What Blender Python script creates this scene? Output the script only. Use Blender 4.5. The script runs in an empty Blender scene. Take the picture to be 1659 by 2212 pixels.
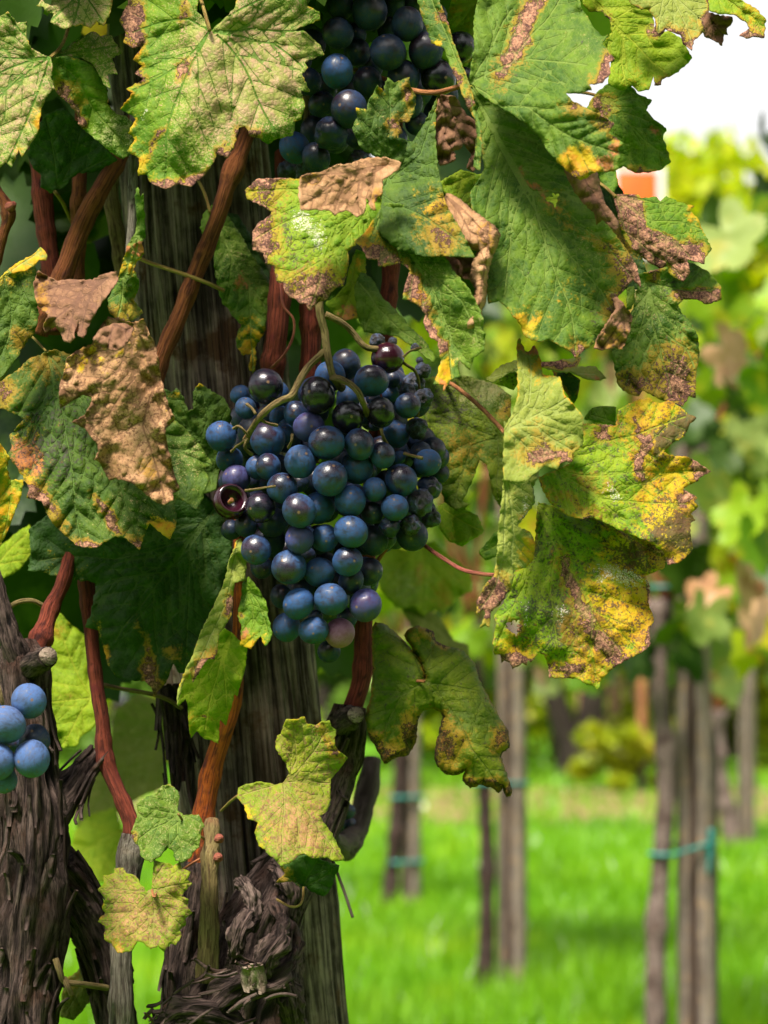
import bpy, math, random
import numpy as np
from mathutils import Vector, Matrix, Euler
from mathutils.geometry import delaunay_2d_cdt

C = bpy.context.scene.collection
SC = bpy.context.scene
R = math.radians

# ------------------------------------------------------------------ camera
EYE = 0.73            # the photographer crouches: lens 0.73 m above the grass
FOC = 4206.0          # focal length in units of the tracing grid (grid 1659 wide)
CX, HZ = 829.5, 1560.0
cam = bpy.data.cameras.new('camera')
cam.sensor_fit = 'HORIZONTAL'
cam.sensor_width = 36.0
cam.lens = 36.0 * FOC / 1659.0
cam.shift_y = (HZ - 1106.0) / 1659.0
cam.clip_start, cam.clip_end = 0.05, 900.0
cam.dof.use_dof = True
cam.dof.focus_distance = 0.90
cam.dof.aperture_fstop = 13.5
camo = bpy.data.objects.new('camera', cam)
C.objects.link(camo)
camo.location = (0, 0, EYE)
camo.rotation_euler = (R(90), 0, 0)
SC.camera = camo

# ------------------------------------------------------------------ world, sun, exposure
SUN_EL, SUN_AZ = 58.0, 205.0          # azimuth clockwise from +Y: behind the camera, a little to the left
w = bpy.data.worlds.new('World'); SC.world = w; w.use_nodes = True
wn = w.node_tree.nodes; wl = w.node_tree.links
for n in list(wn): wn.remove(n)
sky = wn.new('ShaderNodeTexSky'); sky.sky_type = 'NISHITA'; sky.sun_disc = False
sky.sun_elevation = R(SUN_EL); sky.sun_rotation = R(SUN_AZ)
sky.air_density = 1.0; sky.dust_density = 3.0; sky.ozone_density = 1.0
hs = wn.new('ShaderNodeHueSaturation'); hs.inputs['Saturation'].default_value = 0.0   # thin bright overcast
bg = wn.new('ShaderNodeBackground'); bg.inputs['Strength'].default_value = 0.082
wo = wn.new('ShaderNodeOutputWorld')
wl.new(sky.outputs[0], hs.inputs['Color']); wl.new(hs.outputs[0], bg.inputs['Color']); wl.new(bg.outputs[0], wo.inputs['Surface'])

sun = bpy.data.lights.new('sun', 'SUN'); sun.energy = 3.5; sun.angle = R(13); sun.color = (1, .93, .80)
suno = bpy.data.objects.new('sun', sun); C.objects.link(suno)
sd = Vector((math.sin(R(SUN_AZ)) * math.cos(R(SUN_EL)), math.cos(R(SUN_AZ)) * math.cos(R(SUN_EL)), math.sin(R(SUN_EL))))
suno.location = sd * 60
suno.rotation_euler = sd.to_track_quat('Z', 'Y').to_euler()

SC.view_settings.view_transform = 'Standard'
SC.view_settings.look = 'None'
SC.view_settings.gamma = 1.0
SC.view_settings.use_curve_mapping = False
SC.view_settings.exposure = 1.8
SC.cycles.max_bounces = 7
SC.cycles.transparent_max_bounces = 4
SC.cycles.use_denoising = True
try: SC.cycles.denoising_prefilter = 'ACCURATE'
except Exception: pass

# ------------------------------------------------------------------ small helpers
def P(px, py, Y):
    """point at real depth Y (m) that the tracing grid shows at px, py"""
    return Vector(((px - CX) / FOC * Y, Y, EYE + (HZ - py) / FOC * Y))

ORG = {'A': (0, 0), 'B': (700, 0), 'C': (1400, 0), 'D': (0, 700), 'E': (600, 700), 'F': (1400, 700),
       'G': (0, 1500), 'H': (600, 1400), 'I': (1400, 1400), 'J': (0, 2200), 'K': (600, 2100), 'L': (1400, 2100)}
def cv(tag, pts):
    a = np.array(pts, float).reshape(-1, 2)
    if tag == '.': return a
    ox, oy = ORG[tag]
    return a * (1 / 2.4) + np.array([ox, oy]) * 0.69125

def empty(name, label=None, cat=None, loc=(0, 0, 0), group=None):
    o = bpy.data.objects.new(name, None); C.objects.link(o); o.location = loc
    o.empty_display_size = .05
    if label: o['label'] = label
    if cat: o['category'] = cat
    if group: o['group'] = group
    return o
def adopt(o, parent):
    if parent is not None:
        o.parent = parent                      # every object keeps world coordinates in its own transform
        o.matrix_parent_inverse = parent.matrix_basis.inverted()
    return o
def link(name, me, mat=None, parent=None, smooth=True, centre=True):
    if mat is not None and not me.materials: me.materials.append(mat)
    if smooth and len(me.polygons): me.polygons.foreach_set('use_smooth', [True] * len(me.polygons))
    o = bpy.data.objects.new(name, me); C.objects.link(o)
    if centre:
        n = len(me.vertices); co = np.empty(n * 3, np.float32); me.vertices.foreach_get('co', co); co = co.reshape(-1, 3)
        c = co.mean(0); me.vertices.foreach_set('co', (co - c).ravel()); me.update(); o.location = c.tolist()
    return adopt(o, parent)
def mesh_np(name, V, F):
    """V (n,3), F (m,3|4) arrays -> mesh, fast"""
    V = np.asarray(V, np.float32); F = np.asarray(F, np.int32)
    me = bpy.data.meshes.new(name)
    me.vertices.add(len(V)); me.vertices.foreach_set('co', V.ravel())
    k = F.shape[1]
    me.loops.add(F.size); me.loops.foreach_set('vertex_index', F.ravel())
    me.polygons.add(len(F)); me.polygons.foreach_set('loop_start', np.arange(0, F.size, k, dtype=np.int32))
    me.update(calc_edges=True); me.validate()
    return me
def fattr(me, name, A):
    A = np.asarray(A, np.float32)
    if A.ndim == 2:
        at = me.attributes.new(name, 'FLOAT_VECTOR', 'POINT'); at.data.foreach_set('vector', A.ravel())
    else:
        at = me.attributes.new(name, 'FLOAT', 'POINT'); at.data.foreach_set('value', A)

def _h(ix, iy, iz, s):
    n = (ix * 374761393 + iy * 668265263 + iz * 2147483647 + s * 144269504) & 0x7fffffff
    n = ((n ^ (n >> 13)) * 1274126177) & 0x7fffffff
    n = (n ^ (n >> 16)) & 0xffff
    return n / 65535.0
def vn(p, seed=0):
    """value noise, p (n,2|3) -> -1..1"""
    p = np.asarray(p, float)
    if p.shape[1] == 2: p = np.concatenate([p, np.full((len(p), 1), seed * 7.31)], 1)
    i = np.floor(p).astype(np.int64); f = p - i; f = f * f * (3 - 2 * f)
    r = 0
    for a in (0, 1):
        for b in (0, 1):
            for c in (0, 1):
                wgt = (f[:, 0] if a else 1 - f[:, 0]) * (f[:, 1] if b else 1 - f[:, 1]) * (f[:, 2] if c else 1 - f[:, 2])
                r = r + wgt * _h(i[:, 0] + a, i[:, 1] + b, i[:, 2] + c, seed)
    return r * 2 - 1
def fbm(p, seed=0, o=4, g=.5):
    r = 0; a = 1; t = 0; p = np.asarray(p, float)
    for k in range(o):
        r = r + a * vn(p, seed + k * 17); t += a; a *= g; p = p * 2.03 + 5.1
    return r / t

# ------------------------------------------------------------------ node helper
class NT:
    def __init__(s, name):
        s.m = bpy.data.materials.new(name); s.m.use_nodes = True
        s.t = s.m.node_tree; s.n = s.t.nodes; s.l = s.t.links
        for x in list(s.n): s.n.remove(x)
        s.out = s.n.new('ShaderNodeOutputMaterial')
    def put(s, sock, v):
        if isinstance(v, bpy.types.NodeSocket): s.l.new(v, sock)
        elif isinstance(v, (tuple, list)) and len(v) == 3 and sock.type == 'RGBA': sock.default_value = (*v, 1)
        else: sock.default_value = v
    def attr(s, name, fac=False):
        a = s.n.new('ShaderNodeAttribute'); a.attribute_name = name
        return a.outputs['Fac'] if fac else a.outputs['Vector']
    def sep(s, v):
        a = s.n.new('ShaderNodeSeparateXYZ'); s.put(a.inputs[0], v); return a.outputs
    def objc(s):
        return s.n.new('ShaderNodeTexCoord').outputs['Object']
    def rnd(s):
        return s.n.new('ShaderNodeObjectInfo').outputs['Random']
    def m_(s, op, a, b=0.0, c=None, clamp=False):
        n = s.n.new('ShaderNodeMath'); n.operation = op; n.use_clamp = clamp
        s.put(n.inputs[0], a); s.put(n.inputs[1], b)
        if c is not None: s.put(n.inputs[2], c)
        return n.outputs[0]
    def add(s, *v):
        r = v[0]
        for x in v[1:]: r = s.m_('ADD', r, x)
        return r
    def mul(s, a, b): return s.m_('MULTIPLY', a, b)
    def vm(s, op, a, b):
        n = s.n.new('ShaderNodeVectorMath'); n.operation = op
        s.put(n.inputs[0], a)
        if op == 'SCALE': s.put(n.inputs['Scale'], b)
        else: s.put(n.inputs[1], b)
        return n.outputs['Value'] if op in ('DOT_PRODUCT', 'LENGTH') else n.outputs[0]
    def noise(s, v, scale, det=3, rough=.55, dist=0, col=False):
        n = s.n.new('ShaderNodeTexNoise')
        s.put(n.inputs['Vector'], v); s.put(n.inputs['Scale'], scale)
        n.inputs['Detail'].default_value = det; n.inputs['Roughness'].default_value = rough; n.inputs['Distortion'].default_value = dist
        return n.outputs['Color'] if col else n.outputs['Fac']
    def vor(s, v, scale, feat='F1', out='Distance', rand=1.0):
        n = s.n.new('ShaderNodeTexVoronoi'); n.feature = feat
        s.put(n.inputs['Vector'], v); s.put(n.inputs['Scale'], scale); n.inputs['Randomness'].default_value = rand
        return n.outputs[out]
    def ss(s, v, lo, hi, a=0.0, b=1.0):
        n = s.n.new('ShaderNodeMapRange'); n.interpolation_type = 'SMOOTHSTEP'
        s.put(n.inputs['Value'], v); s.put(n.inputs['From Min'], lo); s.put(n.inputs['From Max'], hi)
        n.inputs['To Min'].default_value = a; n.inputs['To Max'].default_value = b
        return n.outputs[0]
    def mix(s, f, a, b, mode='MIX'):
        n = s.n.new('ShaderNodeMix'); n.data_type = 'RGBA'; n.blend_type = mode
        s.put(n.inputs[0], f); s.put(n.inputs[6], a); s.put(n.inputs[7], b)
        return n.outputs[2]
    def bump(s, h, dist=.001, strength=1.0):
        n = s.n.new('ShaderNodeBump'); n.inputs['Distance'].default_value = dist; n.inputs['Strength'].default_value = strength
        s.put(n.inputs['Height'], h); return n.outputs[0]
    def hsv(s, c, h=.5, sa=1.0, v=1.0):
        n = s.n.new('ShaderNodeHueSaturation'); s.put(n.inputs['Color'], c)
        s.put(n.inputs['Hue'], h); s.put(n.inputs['Saturation'], sa); s.put(n.inputs['Value'], v); return n.outputs[0]
    def bsdf(s, col, rough=.6, spec=.35, normal=None, trans=0.0, tcol=None, sheen=0.0, coat=0.0):
        b = s.n.new('ShaderNodeBsdfPrincipled')
        s.put(b.inputs['Base Color'], col); s.put(b.inputs['Roughness'], rough)
        s.put(b.inputs['Specular IOR Level'], spec)
        if sheen: b.inputs['Sheen Weight'].default_value = sheen
        if coat: s.put(b.inputs['Coat Weight'], coat)
        if normal is not None: s.l.new(normal, b.inputs['Normal'])
        o = b.outputs[0]
        if trans:
            t = s.n.new('ShaderNodeBsdfTranslucent'); s.put(t.inputs['Color'], tcol if tcol is not None else col)
            if normal is not None: s.l.new(normal, t.inputs['Normal'])
            x = s.n.new('ShaderNodeMixShader'); s.put(x.inputs[0], trans); s.l.new(o, x.inputs[1]); s.l.new(t.outputs[0], x.inputs[2]); o = x.outputs[0]
        s.l.new(o, s.out.inputs['Surface'])
        return s.m
# ------------------------------------------------------------------ materials
def leaf_mat(name, g1, g2, pale=((.42, .36, .22), (.34, .36, .16)), yel=((.37, .265, .004), (.40, .175, .004)),
             brown=((.27, .135, .080), (.050, .020, .016)), vein=(.20, .24, .06), vstr=.55, vlet=.3, trans=.26, rough=.62, blotch=(.035, .028, .022),
             spec=.2, bmp=.65):
    t = NT(name)
    lc = t.attr('lc'); dv = t.sep(t.attr('dv')); b1 = t.sep(t.attr('b1')); b2 = t.sep(t.attr('b2'))
    vd, vs = dv[1], dv[2]
    br, ye, pa = b1[0], b1[1], b1[2]
    dk, wh, rd = b2[0], b2[1], b2[2]
    wrp = t.vm('ADD', lc, t.vm('SCALE', t.noise(lc, .35, 2, col=True), 1.6))
    n1 = t.noise(lc, .055, 3, .5)
    n2 = t.noise(lc, .30, 5, .68)
    n3 = t.noise(wrp, 1.05, 4, .72)
    n4 = t.noise(t.vm('ADD', lc, (31.0, 7.0, 3.0)), .22, 5, .65)
    col = t.mix(t.ss(t.add(t.mul(n1, .55), t.mul(n2, .45)), .36, .64), g1, g2)
    vo = t.vor(wrp, .42, 'DISTANCE_TO_EDGE')
    tv = t.ss(vo, .0, .10, 1.0, 0.0)
    vo2 = t.vor(wrp, 1.15, 'DISTANCE_TO_EDGE')
    tv2 = t.ss(vo2, .0, .14, 1.0, 0.0)
    col = t.mix(t.mul(tv, vlet), col, vein)
    col = t.mix(t.mul(tv2, vlet * .35), col, vein)
    vmain = t.ss(vd, .22, .55, 1.0, 0.0); vsec = t.ss(vs, .08, .32, 1.0, 0.0)
    vmask = t.m_('MAXIMUM', vmain, t.mul(vsec, .75))
    # pale stippling between the veins
    n6 = t.noise(wrp, 1.9, 3, .7)
    pm = t.ss(t.add(t.mul(n3, .40), t.mul(n6, .38), t.mul(n2, .22), t.mul(t.m_('SUBTRACT', pa, .60), .36)), .485, .565)
    pm = t.mul(pm, t.m_('SUBTRACT', 1.0, t.mul(vmask, .8)))
    pm = t.mul(pm, t.m_('SUBTRACT', 1.0, t.mul(tv, .45)))
    col = t.mix(t.mul(pm, .85), col, t.mix(t.ss(n4, .4, .6), pale[0], pale[1]))
    # yellowing
    n5 = t.noise(lc, .85, 4, .75)
    ym = t.ss(t.add(t.mul(ye, t.ss(vs, 0, 2.2, .72, 1.08)), t.mul(t.m_('SUBTRACT', n2, .5), .9), t.mul(t.m_('SUBTRACT', n3, .5), .8)), .30, .62)
    col = t.mix(t.mul(ym, .94), col, t.mix(t.ss(n4, .40, .66), yel[0], yel[1]))
    # red / orange tinge
    rm = t.ss(t.add(rd, t.mul(t.m_('SUBTRACT', n4, .5), .8), t.mul(t.m_('SUBTRACT', n3, .5), .7)), .42, .68)
    col = t.mix(t.mul(rm, .8), col, t.mix(t.ss(n5, .4, .6), (.42, .13, .035), (.30, .10, .06)))
    # dark blotches
    dm = t.ss(t.add(t.mul(n4, .35), t.mul(n5, .65), t.mul(t.m_('SUBTRACT', dk, .5), .30)), .50, .55)
    col = t.mix(t.mul(dm, .82), col, blotch)
    # dry brown tissue, with a darker front between living and dead
    bx = t.add(br, t.mul(t.m_('SUBTRACT', n2, .5), .85), t.mul(t.m_('SUBTRACT', n5, .5), 1.0), t.mul(t.m_('SUBTRACT', n3, .5), .35))
    bm = t.ss(bx, .53, .63); bd = t.ss(bx, .60, .86)
    halo = t.mul(t.ss(bx, .16, .44), t.m_('SUBTRACT', 1.0, bm))
    col = t.mix(t.mul(halo, .55), col, t.mix(n5, yel[1], (.26, .16, .02)))
    bcol = t.mix(bd, brown[1], t.mix(t.ss(t.add(t.mul(n4, .5), t.mul(n3, .5)), .42, .60), brown[1], brown[0]))
    bcol = t.mix(t.mul(t.mul(t.ss(n5, .52, .66), bd), .75), bcol, tuple(min(.6, x * 1.55) for x in brown[0]))
    col = t.mix(bm, col, bcol)
    # bleached flecks bounded by veinlets
    wm = t.mul(t.ss(t.add(wh, t.mul(t.m_('SUBTRACT', n5, .5), 1.8)), .52, .60), t.ss(vo2, .07, .15))
    col = t.mix(t.mul(wm, .9), col, (.54, .50, .41))
    col = t.mix(t.mul(t.mul(vmask, vstr), t.m_('SUBTRACT', 1.0, t.mul(bm, .6))), col, vein)
    h = t.add(t.mul(vmask, -1.2), t.mul(t.ss(vo, 0, .35), .36), t.mul(n3, .36), t.mul(t.mul(bm, n2), 1.2), t.mul(vo2, .3))
    nb = t.bump(h, .0008, bmp)
    rg = t.add(rough, t.mul(bm, .25), t.mul(n2, .12))
    tc = t.hsv(col, .5, 1.1, 1.5)
    return t.bsdf(col, rg, spec, nb, t.m_('MULTIPLY', trans, t.m_('SUBTRACT', 1.0, t.mul(bm, .6))), tc)

LM = {}
LM['pale']   = leaf_mat('leaf_green_stippled', (.050, .115, .003), (.118, .195, .005), pale=((.37, .225, .14), (.27, .26, .07)), vein=(.050, .125, .006), vlet=.24, vstr=.7)
LM['cool']   = leaf_mat('leaf_cool_green', (.026, .070, .003), (.090, .152, .007), pale=((.32, .24, .12), (.21, .25, .07)), vein=(.13, .185, .03), vlet=.25, vstr=.8)
LM['mid']    = leaf_mat('leaf_mid_green', (.030, .086, .002), (.098, .182, .002), pale=((.36, .33, .15), (.26, .33, .08)), vein=(.14, .20, .02), vlet=.3)
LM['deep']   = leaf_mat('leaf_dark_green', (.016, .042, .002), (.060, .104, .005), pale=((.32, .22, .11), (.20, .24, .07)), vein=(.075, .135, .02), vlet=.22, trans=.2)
LM['dark']   = leaf_mat('leaf_shade_green', (.008, .028, .003), (.022, .062, .004), pale=((.15, .13, .06), (.10, .13, .04)), vein=(.055, .09, .015), vlet=.2, trans=.14)  # darkened copy of the green: shade of the deeper leaves put into colour
LM['lime']   = leaf_mat('leaf_lime', (.125, .215, .002), (.205, .285, .004), vein=(.28, .32, .02), vlet=.35, trans=.42, vstr=.8)
LM['yellow'] = leaf_mat('leaf_yellowing', (.085, .175, .002), (.180, .240, .003), pale=((.31, .175, .095), (.26, .215, .040)), vein=(.19, .24, .015), vlet=.22, trans=.28)
LM['rust']   = leaf_mat('leaf_rust_stippled', (.095, .150, .003), (.165, .190, .004), pale=((.30, .135, .080), (.215, .115, .040)), vein=(.23, .17, .06), vlet=.15, vstr=.4, blotch=(.12, .055, .03), trans=.22)
LM['under']  = leaf_mat('leaf_underside', (.130, .165, .016), (.185, .210, .032), pale=((.29, .24, .11), (.19, .19, .06)), vein=(.23, .26, .07), vlet=.35, trans=.25, rough=.7, spec=.2)
LM['olive']  = leaf_mat('leaf_olive', (.050, .088, .003), (.120, .155, .004), pale=((.26, .23, .10), (.18, .20, .06)), vein=(.085, .115, .015), vlet=.25, trans=.38, brown=((.15, .070, .012), (.022, .012, .005)))
LM['tan']    = leaf_mat('leaf_dry_tan', (.255, .135, .064), (.325, .190, .100), pale=((.36, .225, .125), (.30, .17, .085)), vein=(.13, .065, .035), vlet=.35, brown=((.26, .14, .075), (.12, .06, .035)), blotch=(.075, .034, .018), trans=.12, rough=.75, spec=.1, bmp=.42, vstr=.8)
LM['brown']  = leaf_mat('leaf_dry_brown', (.115, .055, .032), (.200, .105, .060), pale=((.28, .16, .095), (.23, .12, .07)), vein=(.09, .045, .03), vlet=.35, brown=((.18, .09, .05), (.05, .026, .018)), blotch=(.05, .025, .016), trans=.1, rough=.8, spec=.1, bmp=.42, vstr=.75)

def wood_mat(name, cols, crev, fine=1.0, grain=.06):
    t = NT(name)
    tc = t.attr('tc'); h = t.attr('h', True)
    st = t.vm('MULTIPLY', tc, (1.0, 1.0, grain))
    n1 = t.noise(st, 260 * fine, 5, .65); n2 = t.noise(st, 900 * fine, 4, .7); n3 = t.noise(tc, 45, 4, .6)
    col = t.mix(t.ss(t.add(t.mul(n1, .6), t.mul(n3, .4)), .38, .62), cols[0], cols[1])
    col = t.mix(t.ss(n3, .52, .68), col, cols[2])
    col = t.mix(t.mul(t.ss(n2, .46, .62), .8), col, crev)
    col = t.mix(t.ss(h, -.1, -.75), col, crev)  # cracks and furrows painted near black, crevice shade put into the colour
    n0 = t.noise(t.vm('MULTIPLY', tc, (1.0, 1.0, max(grain * 4, .2))), 30 * fine, 4, .6, .5)
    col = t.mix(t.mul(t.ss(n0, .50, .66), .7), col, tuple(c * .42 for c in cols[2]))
    hb = t.add(t.mul(n1, .8), t.mul(n2, .6), t.mul(n3, .3))
    return t.bsdf(col, .88, .1, t.bump(hb, .0035, 1.0))
WM = {}
WM['post'] = wood_mat('weathered_grey_post', ((.017, .011, .008), (.215, .165, .130), (.060, .030, .014)), (.004, .0025, .002), .7, .035)
WM['bark'] = wood_mat('vine_bark', ((.016, .010, .009), (.098, .066, .057), (.046, .022, .015)), (.004, .0025, .002), 1.5, .09)
WM['flake'] = wood_mat('bark_flake', ((.026, .016, .014), (.125, .088, .076), (.060, .032, .022)), (.006, .004, .003), 1.0, .08)
WM['cane'] = wood_mat('ripe_cane', ((.105, .032, .012), (.215, .072, .026), (.150, .040, .022)), (.055, .018, .012), 1.2, .03)
WM['canered'] = wood_mat('red_cane', ((.090, .018, .012), (.200, .046, .026), (.140, .026, .024)), (.034, .010, .009), 1.2, .03)
WM['caneorange'] = wood_mat('orange_cane', ((.210, .042, .008), (.400, .105, .016), (.270, .050, .014)), (.06, .018, .014), 1.2, .03)
WM['greycane'] = wood_mat('grey_cane', ((.100, .085, .070), (.170, .150, .120), (.13, .1, .07)), (.04, .03, .024), 1.2, .05)
WM['petiole'] = wood_mat('petiole', ((.23, .17, .045), (.29, .21, .06), (.26, .11, .05)), (.16, .075, .03), 1.5, .05)
WM['petred'] = wood_mat('red_petiole', ((.28, .075, .055), (.33, .13, .07), (.30, .08, .07)), (.16, .04, .04), 1.5, .05)
WM['petbrown'] = wood_mat('brown_petiole', ((.26, .105, .04), (.34, .15, .06), (.30, .11, .05)), (.14, .05, .025), 1.5, .05)
WM['rachis'] = wood_mat('bunch_stem', ((.150, .105, .042), (.200, .155, .065), (.17, .085, .04)), (.06, .036, .02), 1.2, .08)
WM['cut'] = wood_mat('cut_wood', ((.15, .11, .085), (.26, .20, .155), (.11, .07, .05)), (.035, .022, .016), .5, .6)
WM['paletrunk'] = wood_mat('young_trunk', ((.085, .058, .050), (.215, .165, .145), (.075, .04, .033)), (.02, .012, .010), .5, .25)
WM['lightpost'] = wood_mat('pale_post', ((.120, .096, .080), (.225, .185, .150), (.27, .18, .105)), (.035, .022, .017), .35, .03)
WM['darkwood'] = wood_mat('old_tree_bark', ((.040, .030, .026), (.090, .068, .055), (.055, .038, .03)), (.018, .012, .010), .12, .15)

def grape_mat(name, dark, bloom, amt, rub, gloss=.22, tint=None):
    """dark glossy skin under a waxy bloom; local +Z is the side where handling has rubbed the bloom off"""
    t = NT(name)
    oc = t.objc(); rn = t.rnd()
    of = t.vm('ADD', oc, t.vm('SCALE', (1.7, 2.9, 4.3), rn))
    z = t.sep(t.vm('SCALE', oc, 1.0))[2]
    n1 = t.noise(of, 150, 4, .6); n2 = t.noise(t.vm('MULTIPLY', of, (1, 1, .55)), 420, 5, .75, .6); n3 = t.noise(of, 1100, 3, .7)
    sc_ = t.ss(t.noise(t.vm('MULTIPLY', of, (1.8, .5, .9)), 520, 3, .6, 1.2), .56, .62)
    patch = t.add(t.mul(z, 118.0), t.mul(t.m_('SUBTRACT', n1, .5), 2.6), t.mul(t.m_('SUBTRACT', n2, .5), .9))
    rubm = t.ss(patch, 1.0 - rub * 1.4, 1.55 - rub * 1.4)
    bl = t.mul(t.m_('SUBTRACT', 1.0, t.mul(rubm, .93)), amt)
    bl = t.mul(bl, t.ss(t.add(t.mul(n2, .55), t.mul(n1, .45)), .36, .55, .16, 1.0))
    bl = t.mul(bl, t.m_('SUBTRACT', 1.0, t.mul(sc_, .65)))
    bl = t.mul(bl, t.ss(n3, .3, .6, .82, 1.0))
    col = t.mix(t.mul(t.ss(n1, .4, .7), .6), dark, tint if tint else (.030, .010, .020))
    bc = t.mix(t.ss(t.m_('FRACT', t.mul(rn, 7.7)), .2, .9), bloom, tuple(c * f for c, f in zip(bloom, (1.15, 1.0, .92))))
    col = t.mix(bl, col, bc)
    sd_ = t.vm('LENGTH', t.vm('SUBTRACT', oc, (.0036, .0018, .0068)), (0, 0, 0))
    scar = t.ss(t.add(sd_, t.mul(n3, .0004)), .0007, .0011, 1.0, 0.0)
    col = t.mix(t.mul(scar, .85), col, (.13, .075, .045))
    rg = t.add(gloss, t.mul(bl, .5), t.mul(n3, .06))
    nb = t.bump(t.add(t.mul(n2, .5), t.mul(n1, .8)), .0005, .5)
    return t.bsdf(col, rg, t.m_('SUBTRACT', .5, t.mul(bl, .38)), nb)
GM = {'b': grape_mat('grape_blue_bloom', (.006, .006, .016), (.021, .062, .172), .96, 0.06, .3),
      'm': grape_mat('grape_half_rubbed', (.006, .005, .012), (.021, .062, .172), .95, .45, .22),
      'k': grape_mat('grape_black_glossy', (.004, .0035, .006), (.030, .060, .150), .8, 1.15, .17),
      'p': grape_mat('grape_purple', (.018, .010, .042), (.036, .048, .155), .85, .18, .28, (.05, .02, .07)),
      'w': grape_mat('grape_wine', (.016, .002, .006), (.050, .022, .040), .40, 1.1, .14, (.025, .003, .009)),
      'x': grape_mat('grape_pink', (.130, .028, .070), (.235, .110, .225), .75, -.1, .34, (.17, .04, .09)),
      'd': grape_mat('grape_shaded_navy', (.005, .006, .012), (.011, .028, .080), .88, .34, .28),  # darker copy of the blue berry, shade of the back berries put into colour
      'q': grape_mat('grape_pale_blue', (.014, .022, .05), (.046, .088, .215), 1.0, -.4, .4)}
def shrivel_mat():
    t = NT('grape_shrivelled'); oc = t.objc(); rn = t.rnd()
    of = t.vm('ADD', oc, t.vm('SCALE', (1.7, 2.9, 4.3), rn))
    n1 = t.noise(of, 160, 5, .6); n2 = t.noise(of, 500, 4, .7)
    col = t.mix(t.ss(n1, .45, .65), (.010, .008, .012), (.042, .060, .120))
    col = t.mix(t.mul(t.ss(n2, .56, .7), .5), col, (.10, .055, .05))
    return t.bsdf(col, .45, .4, t.bump(t.add(n1, n2), .0015, .8))
GM['s'] = shrivel_mat()

def plain(name, col, rough=.7, spec=.3, var=.0, scale=20.0):
    t = NT(name)
    c = col
    if var:
        n = t.noise(t.objc(), scale, 4, .6)
        c = t.mix(t.ss(n, .35, .65), tuple(x * (1 - var) for x in col), tuple(min(1, x * (1 + var)) for x in col))
    return t.bsdf(c, rough, spec)

def bgleaf_mat(name, a, b, c, trans=.35):
    t = NT(name); rn = t.rnd(); oc = t.objc()
    n = t.noise(t.vm('ADD', oc, t.vm('SCALE', (3., 5., 7.), rn)), 28, 4, .6)
    col = t.mix(t.ss(t.m_('FRACT', t.mul(rn, 13.3)), .1, .9), a, b)
    col = t.mix(t.ss(n, .52, .68), col, c)
    return t.bsdf(col, .5, .22, t.bump(n, .004, .4), trans, t.hsv(col, .5, 1.1, 1.4))
BM = [bgleaf_mat('row_leaf_green', (.070, .150, .003), (.155, .250, .004), (.22, .24, .008)),
      bgleaf_mat('row_leaf_pale', (.15, .21, .045), (.23, .28, .08), (.28, .27, .06)),
      bgleaf_mat('row_leaf_yellow', (.25, .31, .006), (.36, .32, .010), (.32, .16, .02), .45),
      bgleaf_mat('row_leaf_dry', (.33, .17, .08), (.42, .26, .15), (.20, .08, .04), .15),
      bgleaf_mat('row_leaf_shade_dark', (.010, .030, .002), (.030, .065, .003), (.04, .07, .008), .2)]  # near-black green, puts the shade of canopy gaps into the leaf colour
# ------------------------------------------------------------------ builders
def seg_dist(p, a, b):
    """distance of points p (n,2) to the nearest of segments a->b (m,2)"""
    out = np.full(len(p), 1e9)
    d = b - a; L = (d ** 2).sum(1) + 1e-12
    for k in range(0, len(a), 64):
        q = p[:, None] - a[None, k:k + 64]
        t = np.clip((q * d[None, k:k + 64]).sum(2) / L[None, k:k + 64], 0, 1)
        r = q - t[..., None] * d[None, k:k + 64]
        out = np.minimum(out, np.sqrt((r ** 2).sum(2)).min(1))
    return out
def inside(p, poly):
    x, y = p[:, 0], p[:, 1]; r = np.zeros(len(p), bool)
    a = poly; b = np.roll(poly, -1, 0)
    for (x0, y0), (x1, y1) in zip(a, b):
        c = ((y0 > y) != (y1 > y))
        if y0 != y1: r ^= c & (x < (x1 - x0) * (y - y0) / (y1 - y0) + x0)
    return r
def smooth_closed(o, n=3):
    """corner-keeping densification of a traced outline"""
    return o
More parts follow.
